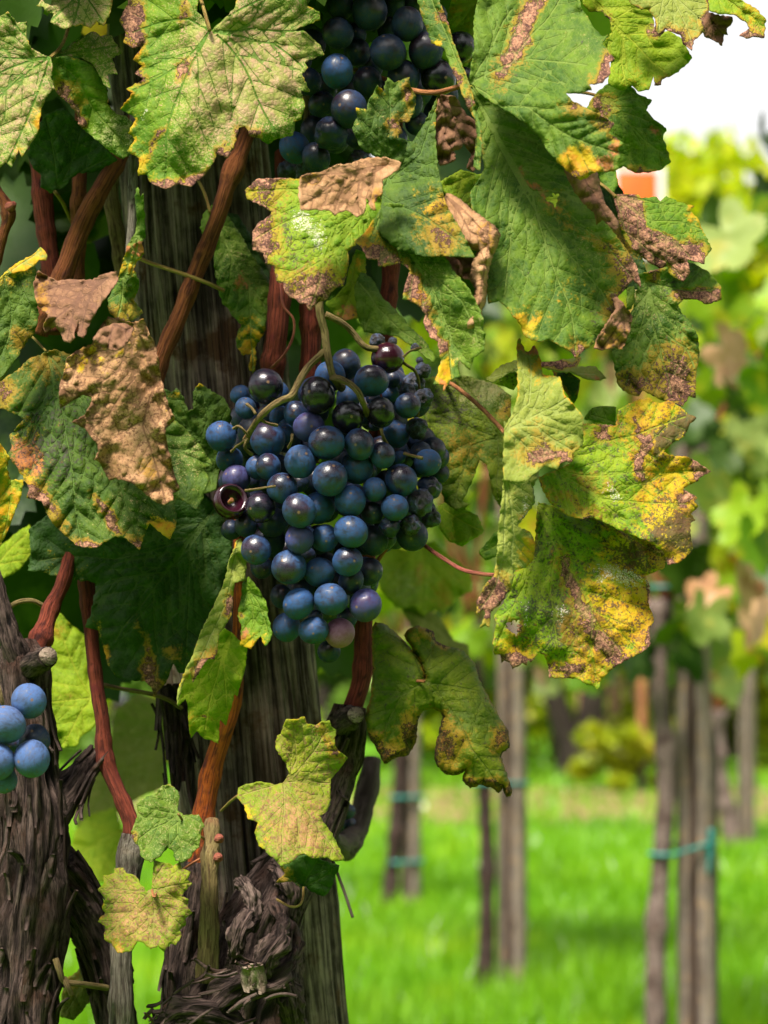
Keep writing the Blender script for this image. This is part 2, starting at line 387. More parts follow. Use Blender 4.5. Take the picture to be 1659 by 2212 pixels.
def patch_mesh(pd, rng, seed):
    """one blade surface: outline, veins, depth profile, colour masks -> V, F, attributes"""
    tag = pd.get('k', '.'); Y0 = pd['Y']
    o = cv(tag, pd['o'])
    step = pd.get('step', 5.0)
    area = np.sum(o[:, 0] * np.roll(o[:, 1], -1) - np.roll(o[:, 0], -1) * o[:, 1])
    sgn = 1.0 if area > 0 else -1.0
    # outline: ragged, with small teeth
    pts = []; s = 0.0; tooth, tper = pd.get('tooth', 2.2), pd.get('tper', 17.0)
    nn = len(o)
    for i in range(nn):
        a, b = o[i], o[(i + 1) % nn]; L = np.hypot(*(b - a)); k = max(1, int(L / step))
        nrm = np.array([b[1] - a[1], -(b[0] - a[0])]) / max(L, 1e-6) * sgn
        for j in range(k):
            f = j / k; p = a + (b - a) * f
            ph = (s + L * f) / tper + 1.3 * math.sin((s + L * f) / 61.0 + seed)
            saw = (ph % 1.0); saw = saw * 1.4 if saw < .7 else (1 - saw) / .3
            amp = tooth * (saw - .4) * min(1, min(f, 1 - f) * L / 6 + .15) + rng.gauss(0, .55) * (0 if j == 0 else 1)
            pts.append(p + nrm * amp)
        s += L
    B = np.array(pts)
    sa, sb = B, np.roll(B, -1, 0)
    # veins
    base = cv(tag, [pd['b']])[0] if 'b' in pd else o.mean(0)
    maj, sec = [], []
    tips = pd.get('t', [])
    for tp in tips:
        tp = cv(tag, tp if isinstance(tp, list) else [tp])
        path = np.vstack([base[None] if not pd.get('free') else tp[:1], tp if not pd.get('free') else tp[1:]])
        # gentle curve
        full = []
        for a, b in zip(path[:-1], path[1:]):
            n = max(2, int(np.hypot(*(b - a)) / 8))
            d = b - a; pr = np.array([-d[1], d[0]]); cu = rng.uniform(-.05, .05)
            for q in range(n): full.append(a + d * q / n + pr * cu * math.sin(math.pi * q / n))
        full.append(path[-1]); full = np.array(full)
        maj.append(full)
        L = np.cumsum(np.r_[0, np.hypot(*np.diff(full, axis=0).T)]); tot = L[-1]
        sp = pd.get('vsp', 34.0); x = sp * rng.uniform(.5, .9); side = 1
        while x < tot * .93:
            i = np.searchsorted(L, x) - 1; i = max(0, min(i, len(full) - 2))
            p = full[i] + (full[i + 1] - full[i]) * ((x - L[i]) / max(L[i + 1] - L[i], 1e-6))
            d = full[i + 1] - full[i]; d = d / max(np.hypot(*d), 1e-6)
            for sd_ in (1, -1):
                an = sd_ * R(rng.uniform(42, 56)); ln = (tot - x) * .62 + 26
                ln = min(ln, pd.get('vmax', 120.0))
                q = p.copy(); sp_ = [q.copy()]; n = max(2, int(ln / 9))
                for _ in range(n):
                    an *= .985
                    dd = np.array([d[0] * math.cos(an) - d[1] * math.sin(an), d[0] * math.sin(an) + d[1] * math.cos(an)])
                    q = q + dd * 9; sp_.append(q.copy())
                sec.append(np.array(sp_)); p = p + d * rng.uniform(3, 9)
            x += sp * rng.uniform(.75, 1.25)
    def segs(l):
        if not l: return np.zeros((0, 2)), np.zeros((0, 2))
        return np.vstack([q[:-1] for q in l]), np.vstack([q[1:] for q in l])
    ma, mb = segs(maj); va, vb = segs(sec)
    # points
    lo, hi = B.min(0), B.max(0); g = step * 1.15
    nx, ny = int((hi[0] - lo[0]) / g) + 2, int((hi[1] - lo[1]) / (g * .87)) + 2
    gx, gy = np.meshgrid(np.arange(nx), np.arange(ny))
    G = np.stack([lo[0] + (gx + .5 * (gy % 2)) * g, lo[1] + gy * g * .87], -1).reshape(-1, 2)
    nr = np.random.RandomState(seed)
    G = G + nr.uniform(-.22, .22, G.shape) * g
    cand = [q for q in (maj + sec)]
    if cand:
        vp = np.vstack(cand)
        dG = np.full(len(G), 1e9)
        if len(ma): dG = np.minimum(dG, seg_dist(G, ma, mb))
        if len(va): dG = np.minimum(dG, seg_dist(G, va, vb))
        G = np.vstack([vp, G[dG > step * .5]])
    G = G[inside(G, B)]
    if len(G): G = G[seg_dist(G, sa, sb) > step * .45]
    allp = np.vstack([B, G])
    hole = pd.get('hole'); faces = [list(range(len(B)))]
    vv, ee, ff, _, _, _ = delaunay_2d_cdt([Vector(p) for p in allp.tolist()], [], faces, 1, 1e-4, False) if False else delaunay_2d_cdt([Vector(p) for p in allp.tolist()], [], faces, 1, 1e-4)
    V2 = np.array([(v.x, v.y) for v in vv]); F = np.array([f for f in ff if len(f) == 3], int)
    for hx, hy, hr in pd.get('holes', []):
        c = cv(tag, [(hx, hy)])[0]; m = V2[F].mean(1)
        an = np.arctan2(m[:, 1] - c[1], m[:, 0] - c[0])
        F = F[np.hypot(*(m - c).T) > hr / 2.4 * (1 + .3 * np.sin(3 * an + seed) + .15 * np.sin(7 * an))]
    n = len(V2)
    ed = seg_dist(V2, sa, sb)
    vd = seg_dist(V2, ma, mb) if len(ma) else np.full(n, 99.)
    vs = seg_dist(V2, va, vb) if len(va) else np.full(n, 99.)
    # depth (metres, + is away)
    sc = Y0 / FOC
    ctr = cv(tag, [pd['c']])[0] if 'c' in pd else o.mean(0)
    X = (V2[:, 0] - ctr[0]) * sc; Z = -(V2[:, 1] - ctr[1]) * sc
    gxx, gz = pd.get('g', (0, .3))
    D = gxx * X + gz * Z
    cxx, cz, cxz = pd.get('q', (0, 0, 0)); D = D + cxx * X * X + cz * Z * Z + cxz * X * Z
    for (x1, y1), (x2, y2), kf in pd.get('folds', []):
        a, b = cv(tag, [(x1, y1), (x2, y2)]); d = b - a; d = d / np.hypot(*d)
        sdist = (V2[:, 0] - a[0]) * -d[1] + (V2[:, 1] - a[1]) * d[0]
        D = D + kf * np.sqrt((sdist * sc) ** 2 + .002 ** 2)
    for x, y, r, amp in pd.get('bulge', []):
        c = cv(tag, [(x, y)])[0]; D = D + amp * np.exp(-((V2 - c) ** 2).sum(1) / (r / 2.4) ** 2)
    q = np.minimum(vd, vs)
    D = D - pd.get('quilt', .0016) * (1 - np.exp(-q / 9.0))
    rp = pd.get('ripple', .0035)
    D = D + rp * np.exp(-ed / 26.0) * fbm(V2 / 34.0, seed, 3) * 1.6
    D = D + pd.get('warp', .004) * fbm(V2 / 95.0, seed + 5, 3) * 1.5
    D = D + pd.get('crumple', .0) * (np.abs(fbm(V2 / 30.0, seed + 9, 4)) * 2 - .5)
    cl = pd.get('curl', 0.0)
    if cl: D = D + cl * np.clip(1 - ed / pd.get('curlw', 22.0), 0, 1) ** 2
    Y = Y0 + D
    V = np.stack([(V2[:, 0] - CX) / FOC * Y, Y, EYE + (HZ - V2[:, 1]) / FOC * Y], 1)
    # colour masks: real tissue, yellowing, dead margins, spots
    e = pd.get('e', {})
    msk = {k: np.full(n, float(pd.get('all', {}).get(k, 0))) for k in ('br', 'ye', 'pa', 'dk', 'wh', 'rd')}
    wv = fbm(V2 / 42.0, seed + 3, 3)
    VW = V2 + np.stack([fbm(V2 / 30.0, seed + 31, 4), fbm(V2 / 30.0, seed + 47, 4)], 1) * 30.0
    for k, (amp, wd) in e.items():
        msk[k] = msk[k] + amp * np.exp(-(np.maximum(ed, 0) / wd)) * np.clip(1 + 1.5 * wv, .1, 2)
    for bl in pd.get('bl', []):
        k, x, y, r, amp = bl[:5]
        c = cv(tag, [(x, y)])[0]; rr = np.array(r if isinstance(r, tuple) else (r, r), float) / 2.4
        dlt = VW - c
        if len(bl) > 5:
            an = R(bl[5]); dlt = np.stack([dlt[:, 0] * math.cos(an) + dlt[:, 1] * math.sin(an), -dlt[:, 0] * math.sin(an) + dlt[:, 1] * math.cos(an)], 1)
        dd = np.sqrt(((dlt / rr) ** 2).sum(1))
        msk[k] = msk[k] + amp * .9 * np.exp(-1.15 * dd * dd)
    mm = sc * 1000.0
    lc = np.stack([V2[:, 0] * mm, V2[:, 1] * mm, np.full(n, seed * 13.7)], 1)
    return V, F, dict(lc=lc, dv=np.stack([ed, vd, vs], 1) * mm, b1=np.stack([msk['br'], msk['ye'], msk['pa']], 1), b2=np.stack([msk['dk'], msk['wh'], msk['rd']], 1))

LEAFN = [0]
def leaf(vine, patches, mat, label=None, pet=None, petmat='petiole', thick=.00042):
    """a leaf of the vine: one mesh made of its lobes and folds; its stalk is a sub-part"""
    LEAFN[0] += 1; rng = random.Random(LEAFN[0] * 77)
    Vs, Fs, As, off, mi = [], [], [], 0, []
    mats = []
    for i, pd in enumerate(patches):
        V, F, A = patch_mesh(pd, rng, LEAFN[0] * 11 + i)
        Vs.append(V); Fs.append(F + off); As.append(A); off += len(V)
        mk = pd.get('m', mat)
        if mk not in mats: mats.append(mk)
        mi += [mats.index(mk)] * len(F)
    V = np.vstack(Vs); F = np.vstack(Fs)
    me = bpy.data.meshes.new('leaf')
    me.vertices.add(len(V)); me.vertices.foreach_set('co', V.astype(np.float32).ravel())
    me.loops.add(F.size); me.loops.foreach_set('vertex_index', F.astype(np.int32).ravel())
    me.polygons.add(len(F)); me.polygons.foreach_set('loop_start', np.arange(0, F.size, 3, dtype=np.int32))
    for mk in mats: me.materials.append(LM[mk])
    me.polygons.foreach_set('material_index', mi)
    me.update(calc_edges=True)
    for k in As[0]: fattr(me, k, np.vstack([a[k] for a in As]))
    o = link('leaf', me, None, vine)
    if label: o['label'] = label
    sm = o.modifiers.new('thickness', 'SOLIDIFY'); sm.thickness = thick; sm.offset = 0
    if pet:
        tube('petiole', [P(*cv(pet[0], [q[:2]])[0], q[2]) for q in pet[1]], [pet[2] * .9 / FOC * .9] * len(pet[1]), WM[petmat], o, seg=10, lump=.08)
    return o

def catmull(pts, n):
    pts = [Vector(p) for p in pts]
    if len(pts) == 2: return [pts[0].lerp(pts[1], i / n) for i in range(n + 1)]
    P_ = [pts[0] * 2 - pts[1]] + pts + [pts[-1] * 2 - pts[-2]]
    L = [(b - a).length for a, b in zip(pts[:-1], pts[1:])]; tot = sum(L) or 1
    out = []
    for i in range(len(pts) - 1):
        k = max(2, round(n * L[i] / tot))
        a, b, c, d = P_[i:i + 4]
        for j in range(k):
            t = j / k
            out.append(.5 * ((2 * b) + (c - a) * t + (2 * a - 5 * b + 4 * c - d) * t * t + (3 * b - a - 3 * c + d) * t ** 3))
    out.append(pts[-1]); return out
def tube_mesh(pts, rad, seg=12, n=None, lump=.05, ridge=0.0, rfreq=14.0, knots=(), seed=0, profile=None, taper=True):
    """swept tube with bark relief.  knots: (t, extra radius factor, width)"""
    n = n or max(6, len(pts) * 5)
    c = catmull(pts, n); m = len(c)
    arr = np.array([tuple(p) for p in c])
    Ls = np.r_[0, np.cumsum(np.linalg.norm(np.diff(arr, axis=0), axis=1))]; tt = Ls / max(Ls[-1], 1e-9)
    pl = np.array([tuple(p) for p in pts]); pc = np.r_[0, np.cumsum(np.linalg.norm(np.diff(pl, axis=0), axis=1))]; pc = pc / pc[-1]
    rr = np.interp(tt, pc, rad)
    for kt, kf, kw in knots: rr = rr * (1 + kf * np.exp(-((tt - kt) * Ls[-1] / kw) ** 2))
    tg = np.gradient(arr, axis=0); tg /= np.linalg.norm(tg, axis=1)[:, None] + 1e-12
    up = np.array([0, -1, 0]) if abs(tg[0][1]) < .8 else np.array([1, 0, 0])
    u = np.cross(up, tg[0]); u /= np.linalg.norm(u)
    rows, U = [], []
    for i in range(m):
        u = u - tg[i] * np.dot(u, tg[i]); u /= np.linalg.norm(u) + 1e-12
        v = np.cross(tg[i], u); U.append((u.copy(), v))
    an = np.linspace(0, 2 * math.pi, seg, endpoint=False)
    A = np.tile(an, m); T = np.repeat(np.arange(m), seg); r0 = rr[T]; vl = Ls[T]
    tc = np.stack([np.cos(A) * r0, np.sin(A) * r0, vl], 1)
    d = np.ones(len(A)); h = np.zeros(len(A))
    if profile is not None:
        d = profile(A, vl, r0); h = (d - 1) * 6
    if lump: d = d * (1 + lump * fbm(np.stack([np.cos(A), np.sin(A), vl / max(r0.mean(), 1e-4) * .5], 1) * 1.3, seed, 3) * 1.6)
    if ridge:
        q = np.stack([np.cos(A) * rfreq / 6.28, np.sin(A) * rfreq / 6.28, vl / max(r0.mean(), 1e-4) * .45], 1)
        q[:, :2] += .35 * np.stack([fbm(q * .6, seed + 3, 2), fbm(q * .6, seed + 4, 2)], 1)
        h = 1 - 2.6 * np.abs(fbm(q, seed + 1, 3)); h = h - .5
        h = .6 * h + .55 * fbm(q * np.array([2.6, 2.6, 2.2]), seed + 2, 4) + .5 * fbm(q * np.array([.9, .9, 1.6]), seed + 6, 2)
        d = d + ridge * h
    cu = np.array([x[0] for x in U])[T]; cvv = np.array([x[1] for x in U])[T]
    V = arr[T] + (cu * np.cos(A)[:, None] + cvv * np.sin(A)[:, None]) * (r0 * d)[:, None]
    F = []
    i = np.arange(m - 1)[:, None] * seg; j = np.arange(seg)[None]; j2 = (j + 1) % seg
    F = np.stack([i + j, i + j2, i + seg + j2, i + seg + j], -1).reshape(-1, 4)
    # end caps as fans of quads (degenerate-free): centre vertices
    V = np.vstack([V, arr[:1], arr[-1:]]); tc = np.vstack([tc, [[0, 0, 0]], [[0, 0, Ls[-1]]]]); h = np.r_[h, 0, 0]
    nb = m * seg
    capA = [(nb, (k + 1) % seg, k) for k in range(seg)]; capB = [(nb + 1, (m - 1) * seg + k, (m - 1) * seg + (k + 1) % seg) for k in range(seg)]
    return V, F, np.array(capA + capB), tc, h
def mesh_qt(name, V, Q, T):
    me = bpy.data.meshes.new(name)
    V = np.asarray(V, np.float32)
    me.vertices.add(len(V)); me.vertices.foreach_set('co', V.ravel())
    li = np.concatenate([np.asarray(Q, np.int32).ravel(), np.asarray(T, np.int32).ravel()])
    ls = np.concatenate([np.arange(len(Q)) * 4, len(Q) * 4 + np.arange(len(T)) * 3]).astype(np.int32)
    me.loops.add(len(li)); me.loops.foreach_set('vertex_index', li)
    me.polygons.add(len(ls)); me.polygons.foreach_set('loop_start', ls)
    me.update(calc_edges=True); return me
def tube(name, pts, rad, mat, parent=None, **k):
    V, Q, T, tc, h = tube_mesh(pts, rad, **k)
    me = mesh_qt(name, V, Q, T); fattr(me, 'tc', tc); fattr(me, 'h', h)
    return link(name, me, mat, parent)
def PP(tag, lst):
    """list of (x, y, Y) in a crop's coordinates -> world points"""
    return [P(*cv(tag, [q[:2]])[0], q[2]) for q in lst]
def strips_mesh(name, specs, mat, parent, kind=None):
    """curved slivers (bark flakes): specs = (base points list, side vector, width, thickness)"""
    Vs, Qs, tcs = [], [], []; off = 0; rng = random.Random(5)
    for pts, side, wd, th in specs:
        m = len(pts); ln = 0
        for i, p in enumerate(pts):
            f = i / (m - 1); w_ = wd * (.35 + .65 * math.sin(math.pi * min(1, .12 + f * .8))) * rng.uniform(.8, 1.15)
            nrm = (pts[min(i + 1, m - 1)] - pts[max(i - 1, 0)]).cross(side); nrm.normalize()
            if i: ln += (p - pts[i - 1]).length
            for sx, sz in ((-1, -.5), (-.2, .7), (.6, .5), (1, -.4)):
                Vs.append(tuple(p + side * (w_ * .5 * sx) + nrm * (th * sz))); tcs.append((sx * w_ * .5 + off * .001, 0, ln))
        for i in range(m - 1):
            a = off + i * 4; b = a + 4
            for k in range(4): Qs.append((a + k, a + (k + 1) % 4, b + (k + 1) % 4, b + k))
        Qs.append((off, off + 1, off + 2, off + 3)); Qs.append((off + m * 4 - 1, off + m * 4 - 2, off + m * 4 - 3, off + m * 4 - 4))
        off += m * 4
    me = mesh_np(name, Vs, Qs); fattr(me, 'tc', tcs); fattr(me, 'h', np.zeros(off))
    o = link(name, me, mat, parent, smooth=False)
    if kind: o['kind'] = kind
    return o
def grapes_base():
    """four slightly different berries, unit = metre radius 1, shared by all bunches"""
    out = []
    for s in range(5):
        nu, nv = 28, 18; V = []; 
        for i in range(1, nv):
            th = math.pi * i / nv
            for j in range(nu):
                ph = 2 * math.pi * j / nu
                V.append((math.sin(th) * math.cos(ph), math.sin(th) * math.sin(ph), math.cos(th)))
        V += [(0, 0, 1), (0, 0, -1)]; V = np.array(V)
        V = V * (1 + .035 * fbm(V * 1.1 + s * 9, s, 2))[:, None]
        V[:, 1] *= 1 + .03 * (s % 3)
        out.append((V, nu, nv))
    return out
# ------------------------------------------------------------------ ground, path, grass
def ground_mat():
    t = NT('lawn_soil'); oc = t.objc()
    n = t.noise(oc, .9, 5, .6); n2 = t.noise(oc, 14, 5, .7)
    col = t.mix(t.ss(n, .35, .65), (.062, .200, .005), (.105, .275, .006))
    col = t.mix(t.ss(n2, .55, .75), col, (.12, .16, .03))
    return t.bsdf(col, .9, .1, t.bump(n2, .03, .6))
def path_mat():
    t = NT('dirt_track'); oc = t.objc()
    n = t.noise(oc, 1.6, 5, .6); n2 = t.noise(oc, 11, 5, .7)
    col = t.mix(t.ss(n, .42, .60), (.135, .085, .042), (.12, .15, .025))
    col = t.mix(t.ss(n2, .5, .7), col, (.28, .19, .10))
    return t.bsdf(col, .95, .1, t.bump(n2, .02, .6))
rg = np.random.RandomState(3)
def gz(x, y): return 0.0
gx_, gy_ = np.meshgrid(np.r_[-300, -120, np.linspace(-40, 40, 81), 120, 300], np.r_[-60, -10, np.linspace(0, 60, 61), 120, 420])
sh = gx_.shape
GV = np.stack([gx_.ravel(), gy_.ravel(), np.zeros(gx_.size)], 1)
GV[:, 2] = np.where((GV[:, 1] > 1.8), .012 * vn(GV[:, :2] * .8, 4), 0)
GV[:, 2] = np.minimum(GV[:, 2], .008) - .008
ii = np.arange(sh[0] - 1)[:, None] * sh[1] + np.arange(sh[1] - 1)[None]
GF = np.stack([ii, ii + 1, ii + sh[1] + 1, ii + sh[1]], -1).reshape(-1, 4)
g = link('ground', mesh_np('ground', GV, GF), ground_mat(), None, centre=False); g['kind'] = 'structure'
# bare track crossing behind the vines
xs = np.linspace(-40, 40, 90)
PV = np.concatenate([np.stack([xs, 13.3 + .35 * np.sin(xs * .9) + .3 * vn(np.stack([xs, xs * 0], 1) * .7, 2), np.full(90, .006)], 1),
                     np.stack([xs, 22.5 + .5 * np.sin(xs * .7 + 1) + .4 * vn(np.stack([xs, xs * 0], 1) * .6, 3), np.full(90, .006)], 1)])
PF = np.array([(i, i + 1, 91 + i, 90 + i) for i in range(89)])
o = link('path', mesh_np('path', PV, PF), path_mat(), None, centre=False); o['kind'] = 'structure'

def grass_mat():
    t = NT('grass_blade'); tint = t.attr('tint', True); oc = t.objc()
    n = t.noise(oc, 1.3, 5, .65); nb_ = t.noise(oc, .45, 3, .5)
    col = t.mix(tint, (.060, .185, .002), (.175, .350, .004))
    col = t.mix(t.mul(t.ss(nb_, .50, .66), .6), col, (.040, .140, .003))
    col = t.mix(t.ss(n, .54, .70), col, (.26, .40, .008))
    col = t.mix(t.ss(tint, .955, .97), col, (.50, .52, .40))
    return t.bsdf(col, .5, .3, None, .35, t.hsv(col, .5, 1.1, 1.5))
def grass(n, x0, x1, y0, y1, h0, h1, wd, seed):
    r = np.random.RandomState(seed)
    y = y0 + (y1 - y0) * r.rand(n) ** 1.25
    x = x0 + (x1 - x0) * r.rand(n)
    clump = vn(np.stack([x, y], 1) * 1.9, seed) * .5 + .5
    hh = (h0 + (h1 - h0) * r.rand(n)) * (.55 + .8 * clump)
    a = r.rand(n) * 6.283; b = r.rand(n) * 6.283; ln = hh * (.2 + .5 * r.rand(n))
    dx, dy = np.cos(a) * wd * .5 * (.6 + .8 * r.rand(n)), np.sin(a) * wd * .5
    V = np.empty((n, 3, 3)); 
    V[:, 0] = np.stack([x - dx, y - dy, np.full(n, -.006)], 1); V[:, 1] = np.stack([x + dx, y + dy, np.full(n, -.006)], 1)
    V[:, 2] = np.stack([x + np.cos(b) * ln, y + np.sin(b) * ln, hh], 1)
    tn = np.clip(.45 * r.rand(n) + .5 * clump, 0, .95); tn[r.rand(n) < .012] = 1.0
    return V.reshape(-1, 3), np.repeat(tn, 3)
ga, ta = grass(90000, -2.6, 3.2, 1.6, 7.0, .05, .11, .010, 1)
gb, tb = grass(70000, -6, 7.5, 6.0, 13.4, .06, .13, .020, 2)
gc_, tc_ = grass(30000, -12, 14, 21.5, 34, .10, .22, .06, 6)
gd, td = grass(4200, -9, 11, 13.4, 22.5, .05, .14, .05, 9)
GV2 = np.concatenate([ga, gb, gc_, gd]); 
me = mesh_np('grass', GV2, np.arange(len(GV2)).reshape(-1, 3)); fattr(me, 'tint', np.concatenate([ta, tb, tc_, td]))
o = link('grass', me, grass_mat(), None, smooth=False, centre=False); o['kind'] = 'stuff'; o['label'] = 'bright green grass between the vine rows'; o['category'] = 'grass'

# ------------------------------------------------------------------ generic grape leaves for the rows behind
def gen_leaf(seed):
    r = random.Random(seed); n = 60; pts = []
    for i in range(n):
        a = -math.pi / 2 + 2 * math.pi * (i + .5) / n        # starts at the stalk notch
        q = (a + math.pi / 2) / (2 * math.pi)                # 0..1 round the leaf
        lob = .62 + .30 * abs(math.cos(q * math.pi * 5 - math.pi * .5 + .0)) ** .8
        lob *= 1 - .62 * math.exp(-(min(q, 1 - q) / .045) ** 2)
        lob *= 1 + (.06 if i % 2 else -.05) + r.uniform(-.04, .04)
        pts.append((math.cos(a) * lob * .95, math.sin(a) * lob + .18))
    B = np.array(pts); G = []
    for rr in (.25, .5, .75):
        G += [(p[0] * rr, (p[1] - .18) * rr + .18) for p in pts[::3]]
    allp = [Vector(p) for p in pts + G + [(0, -.05), (0, .2)]]
    vv, ee, ff, _, _, _ = delaunay_2d_cdt(allp, [], [list(range(n))], 1, 1e-5)
    V = np.array([(v.x, v.y) for v in vv]); F = np.array([f for f in ff if len(f) == 3])
    k1, k2, k3 = r.uniform(-.35, .35), r.uniform(-.5, .1), r.uniform(.15, .45)
    z = k1 * V[:, 0] ** 2 + k2 * V[:, 1] ** 2 + k3 * np.abs(V[:, 0]) * (1 if seed % 2 else -.7) + .10 * fbm(V * 2.2, seed, 3) * 1.5
    V3 = np.stack([V[:, 0], z, V[:, 1]], 1)
    return V3 * .055, F           # about 11 cm across
LEAFGEO = [gen_leaf(s) for s in range(6)]
LEAFMESH = {}
for mi_, m_ in enumerate(BM):
    for s_, (V_, F_) in enumerate(LEAFGEO):
        me_ = mesh_np('leaf', V_, F_); me_.materials.append(m_)
        me_.polygons.foreach_set('use_smooth', [True] * len(me_.polygons)); LEAFMESH[mi_, s_] = me_
def row_leaf(parent, p, sc, rng, mi, face=None):
    o = bpy.data.objects.new('leaf', LEAFMESH[mi, rng.randrange(6)]); C.objects.link(o)
    o.location = p; o.scale = (sc, sc, sc)
    o.rotation_euler = face or (R(rng.uniform(-50, 25)), R(180 + rng.uniform(-75, 75)), R(rng.uniform(-70, 70)))
    return adopt(o, parent)
def pick(rng, wts):
    x = rng.random() * sum(wts)
    for i, q in enumerate(wts):
        x -= q
        if x <= 0: return i
    return 0
def row_vine(label, base, top, n, box, seed, rad=.019, mat='paletrunk', wts=(5, 2.2, 1.6, 1.2, 2.5), shoots=True, holes=None, mid=None):
    """a vine of a row behind: trunk, shoots along the wire, and every leaf an object of its own"""
    rng = random.Random(seed)
    v = empty('grapevine', label, 'grapevine', base, 'grapevines of the rows behind')
    b, t_ = Vector(base), Vector(top)
    pts = [b + Vector((0, 0, -.03)), b.lerp(t_, .25) + Vector((rng.uniform(-.02, .02), 0, 0)), b.lerp(t_, .6) + Vector((rng.uniform(-.02, .02), 0, 0)), t_] if mid is None else [b + Vector((0, 0, -.03))] + [Vector(q) for q in mid] + [t_]
    tube('trunk', pts, [rad * 1.35] + [rad] * (len(pts) - 2) + [rad * .95], WM[mat], v, seg=20, n=46, lump=.12, ridge=.16, rfreq=9, seed=seed, knots=((.35, .3, .03), (.7, .35, .03), (.97, .5, .04)))
    (x0, x1), (y0, y1), (z0, z1) = box
    if shoots:
        for k in range(5):
            q = t_ + Vector((rng.uniform(-.03, .03), 0, 0)); e = Vector((rng.uniform(x0, x1), rng.uniform(y0, y1), rng.uniform(z0 + .5 * (z1 - z0), z1)))
            tube('cane', [q, q.lerp(e, .5) + Vector((0, 0, .12)), e], [.006, .005, .003], WM['cane'], v, seg=7, n=10)
    k = 0
    while k < n:
        p = Vector((rng.uniform(x0, x1), rng.uniform(y0, y1), rng.uniform(z0, z1)))
        if holes and holes(p): 
            if rng.random() < .97: k += .2; continue
        row_leaf(v, p, rng.uniform(.8, 1.35), rng, pick(rng, wts)); k += 1
    return v
def row_post(label, base, height, rad, seed, lean=(0, 0), mat='lightpost'):
    v = Vector(base)
    prof = lambda A, vl, r0: 1 + .05 * np.cos(3 * A + seed) - .22 * np.exp(-((np.mod(A - 4.4 + .12 * fbm(np.stack([vl * 3, vl * 0], 1), seed, 2), 6.283) - 3.14) / .16) ** 2)
    o = tube('wooden_post', [v + Vector((0, 0, -.05)), v + Vector((lean[0] * .5, lean[1] * .5, height * .5)), v + Vector((lean[0], lean[1], height))], [rad * 1.05, rad, rad * .95], WM[mat], None, seg=28, n=30, lump=.03, profile=prof, seed=seed)
    o['label'] = label; o['category'] = 'post'; o['group'] = 'posts of the vine rows behind'
    return o
TIE = plain('green_plastic_tie', (.012, .125, .105), .45, .4, .2, 60)
def plant_tie(label, ctrs, z, tilt=0.0, tail=None, r=.0045):
    """plastic tie looped round a trunk and its post; ctrs = [(x, y, clearance)]"""
    pts = []
    (xa, ya, ra), (xb, yb, rb) = ctrs
    an = math.atan2(yb - ya, xb - xa)
    for k in range(9): a = an + math.pi / 2 + math.pi * k / 8; pts.append((xa + math.cos(a) * ra, ya + math.sin(a) * ra, z - tilt))
    for k in range(9): a = an - math.pi / 2 + math.pi * k / 8; pts.append((xb + math.cos(a) * rb, yb + math.sin(a) * rb, z + tilt))
    pts.append(pts[0])
    e = empty('plant_tie', label, 'tie', pts[0], 'green ties on the vines')
    tube('loop', pts, [r] * len(pts), TIE, e, seg=8, n=60, lump=.0)
    if tail: tube('loose_end', [Vector(q) for q in tail], [r * 1.5, r * 1.3, r], TIE, e, seg=7, n=12, lump=.1)

# right-hand row, from near to far
row_vine('nearest leafy vine of the right row, its big blurred leaves at the right edge', (.98, 2.95, 0), (.96, 2.95, .95), 95, ((.51, .98), (2.75, 3.2), (.80, 1.64)), 21, wts=(4, 4, 2, 1.6, 2))
row_vine('vine with a pale flaking trunk tied to the thick post at the right', P(1418, 2640, 3.95)[:2] + (0,) if False else (P(1416, 0, 3.95).x, 3.95, 0), (P(1424, 0, 3.95).x, 3.95, .98), 170, ((.28, .92), (3.75, 4.5), (.84, 1.62)), 22, rad=.0185, wts=(4, 2.2, 1.8, 1.2, 3),
         mid=[(P(1418, 0, 3.95).x, 3.95, .3), (P(1440, 0, 3.95).x, 3.95, .62), (P(1422, 0, 3.95).x, 3.95, .82)])
row_post('thick split grey post at the right, in front of the row', (P(1508, 0, 4.02).x, 4.02, 0), 1.45, .037, 31, (P(1490, 0, 4.02).x - P(1508, 0, 4.02).x, 0))
row_post('slim dark stake behind the thick split post', (P(1532, 0, 4.14).x, 4.14, 0), .72, .018, 35, (0, 0), 'paletrunk')
plant_tie('upper green tie on the thick post at the right', [(P(1428, 0, 3.95).x, 3.95, .026), (P(1494, 0, 4.02).x, 4.02, .038)], EYE + (HZ - 1272) / FOC * 3.98)
plant_tie('lower green tie with a hanging end on the thick post at the right', [(P(1432, 0, 3.95).x, 3.95, .027), (P(1505, 0, 4.02).x, 4.02, .040)], EYE + (HZ - 1832) / FOC * 3.98, .010,
          [P(1536, 1790, 3.99), P(1534, 1840, 3.985), P(1530, 1890, 3.985)])
vine_mid = row_vine('slender dark vine beside the grey post in the middle', (P(1044, 0, 5.2).x, 5.2, 0), (P(1022, 0, 5.2).x, 5.2, 1.0), 245, ((-.05, .78), (4.95, 5.8), (.86, 2.0)), 23, rad=.0185, mat='bark', wts=(4, 2, 1.4, .8, 4))
row_post('grey post in the middle with a dark shaded top', (P(1108, 0, 5.25).x, 5.25, 0), 1.5, .039, 32, (-.004, 0))
plant_tie('green tie on the grey post in the middle', [(P(1032, 0, 5.2).x, 5.2, .022), (P(1106, 0, 5.25).x, 5.25, .043)], EYE + (HZ - 1692) / FOC * 5.22)
row_vine('farther vine leaning on the tan post left of the middle', (P(838, 0, 7.5).x, 7.5, 0), (P(868, 0, 7.5).x, 7.5, .9), 130, ((-.6, .5), (7.2, 8), (.95, 1.9)), 24, rad=.026, mat='bark', wts=(4, 2, 2, .8, 2))
row_post('tan post left of the middle with two green ties', (P(888, 0, 7.55).x, 7.55, 0), 1.5, .038, 33)
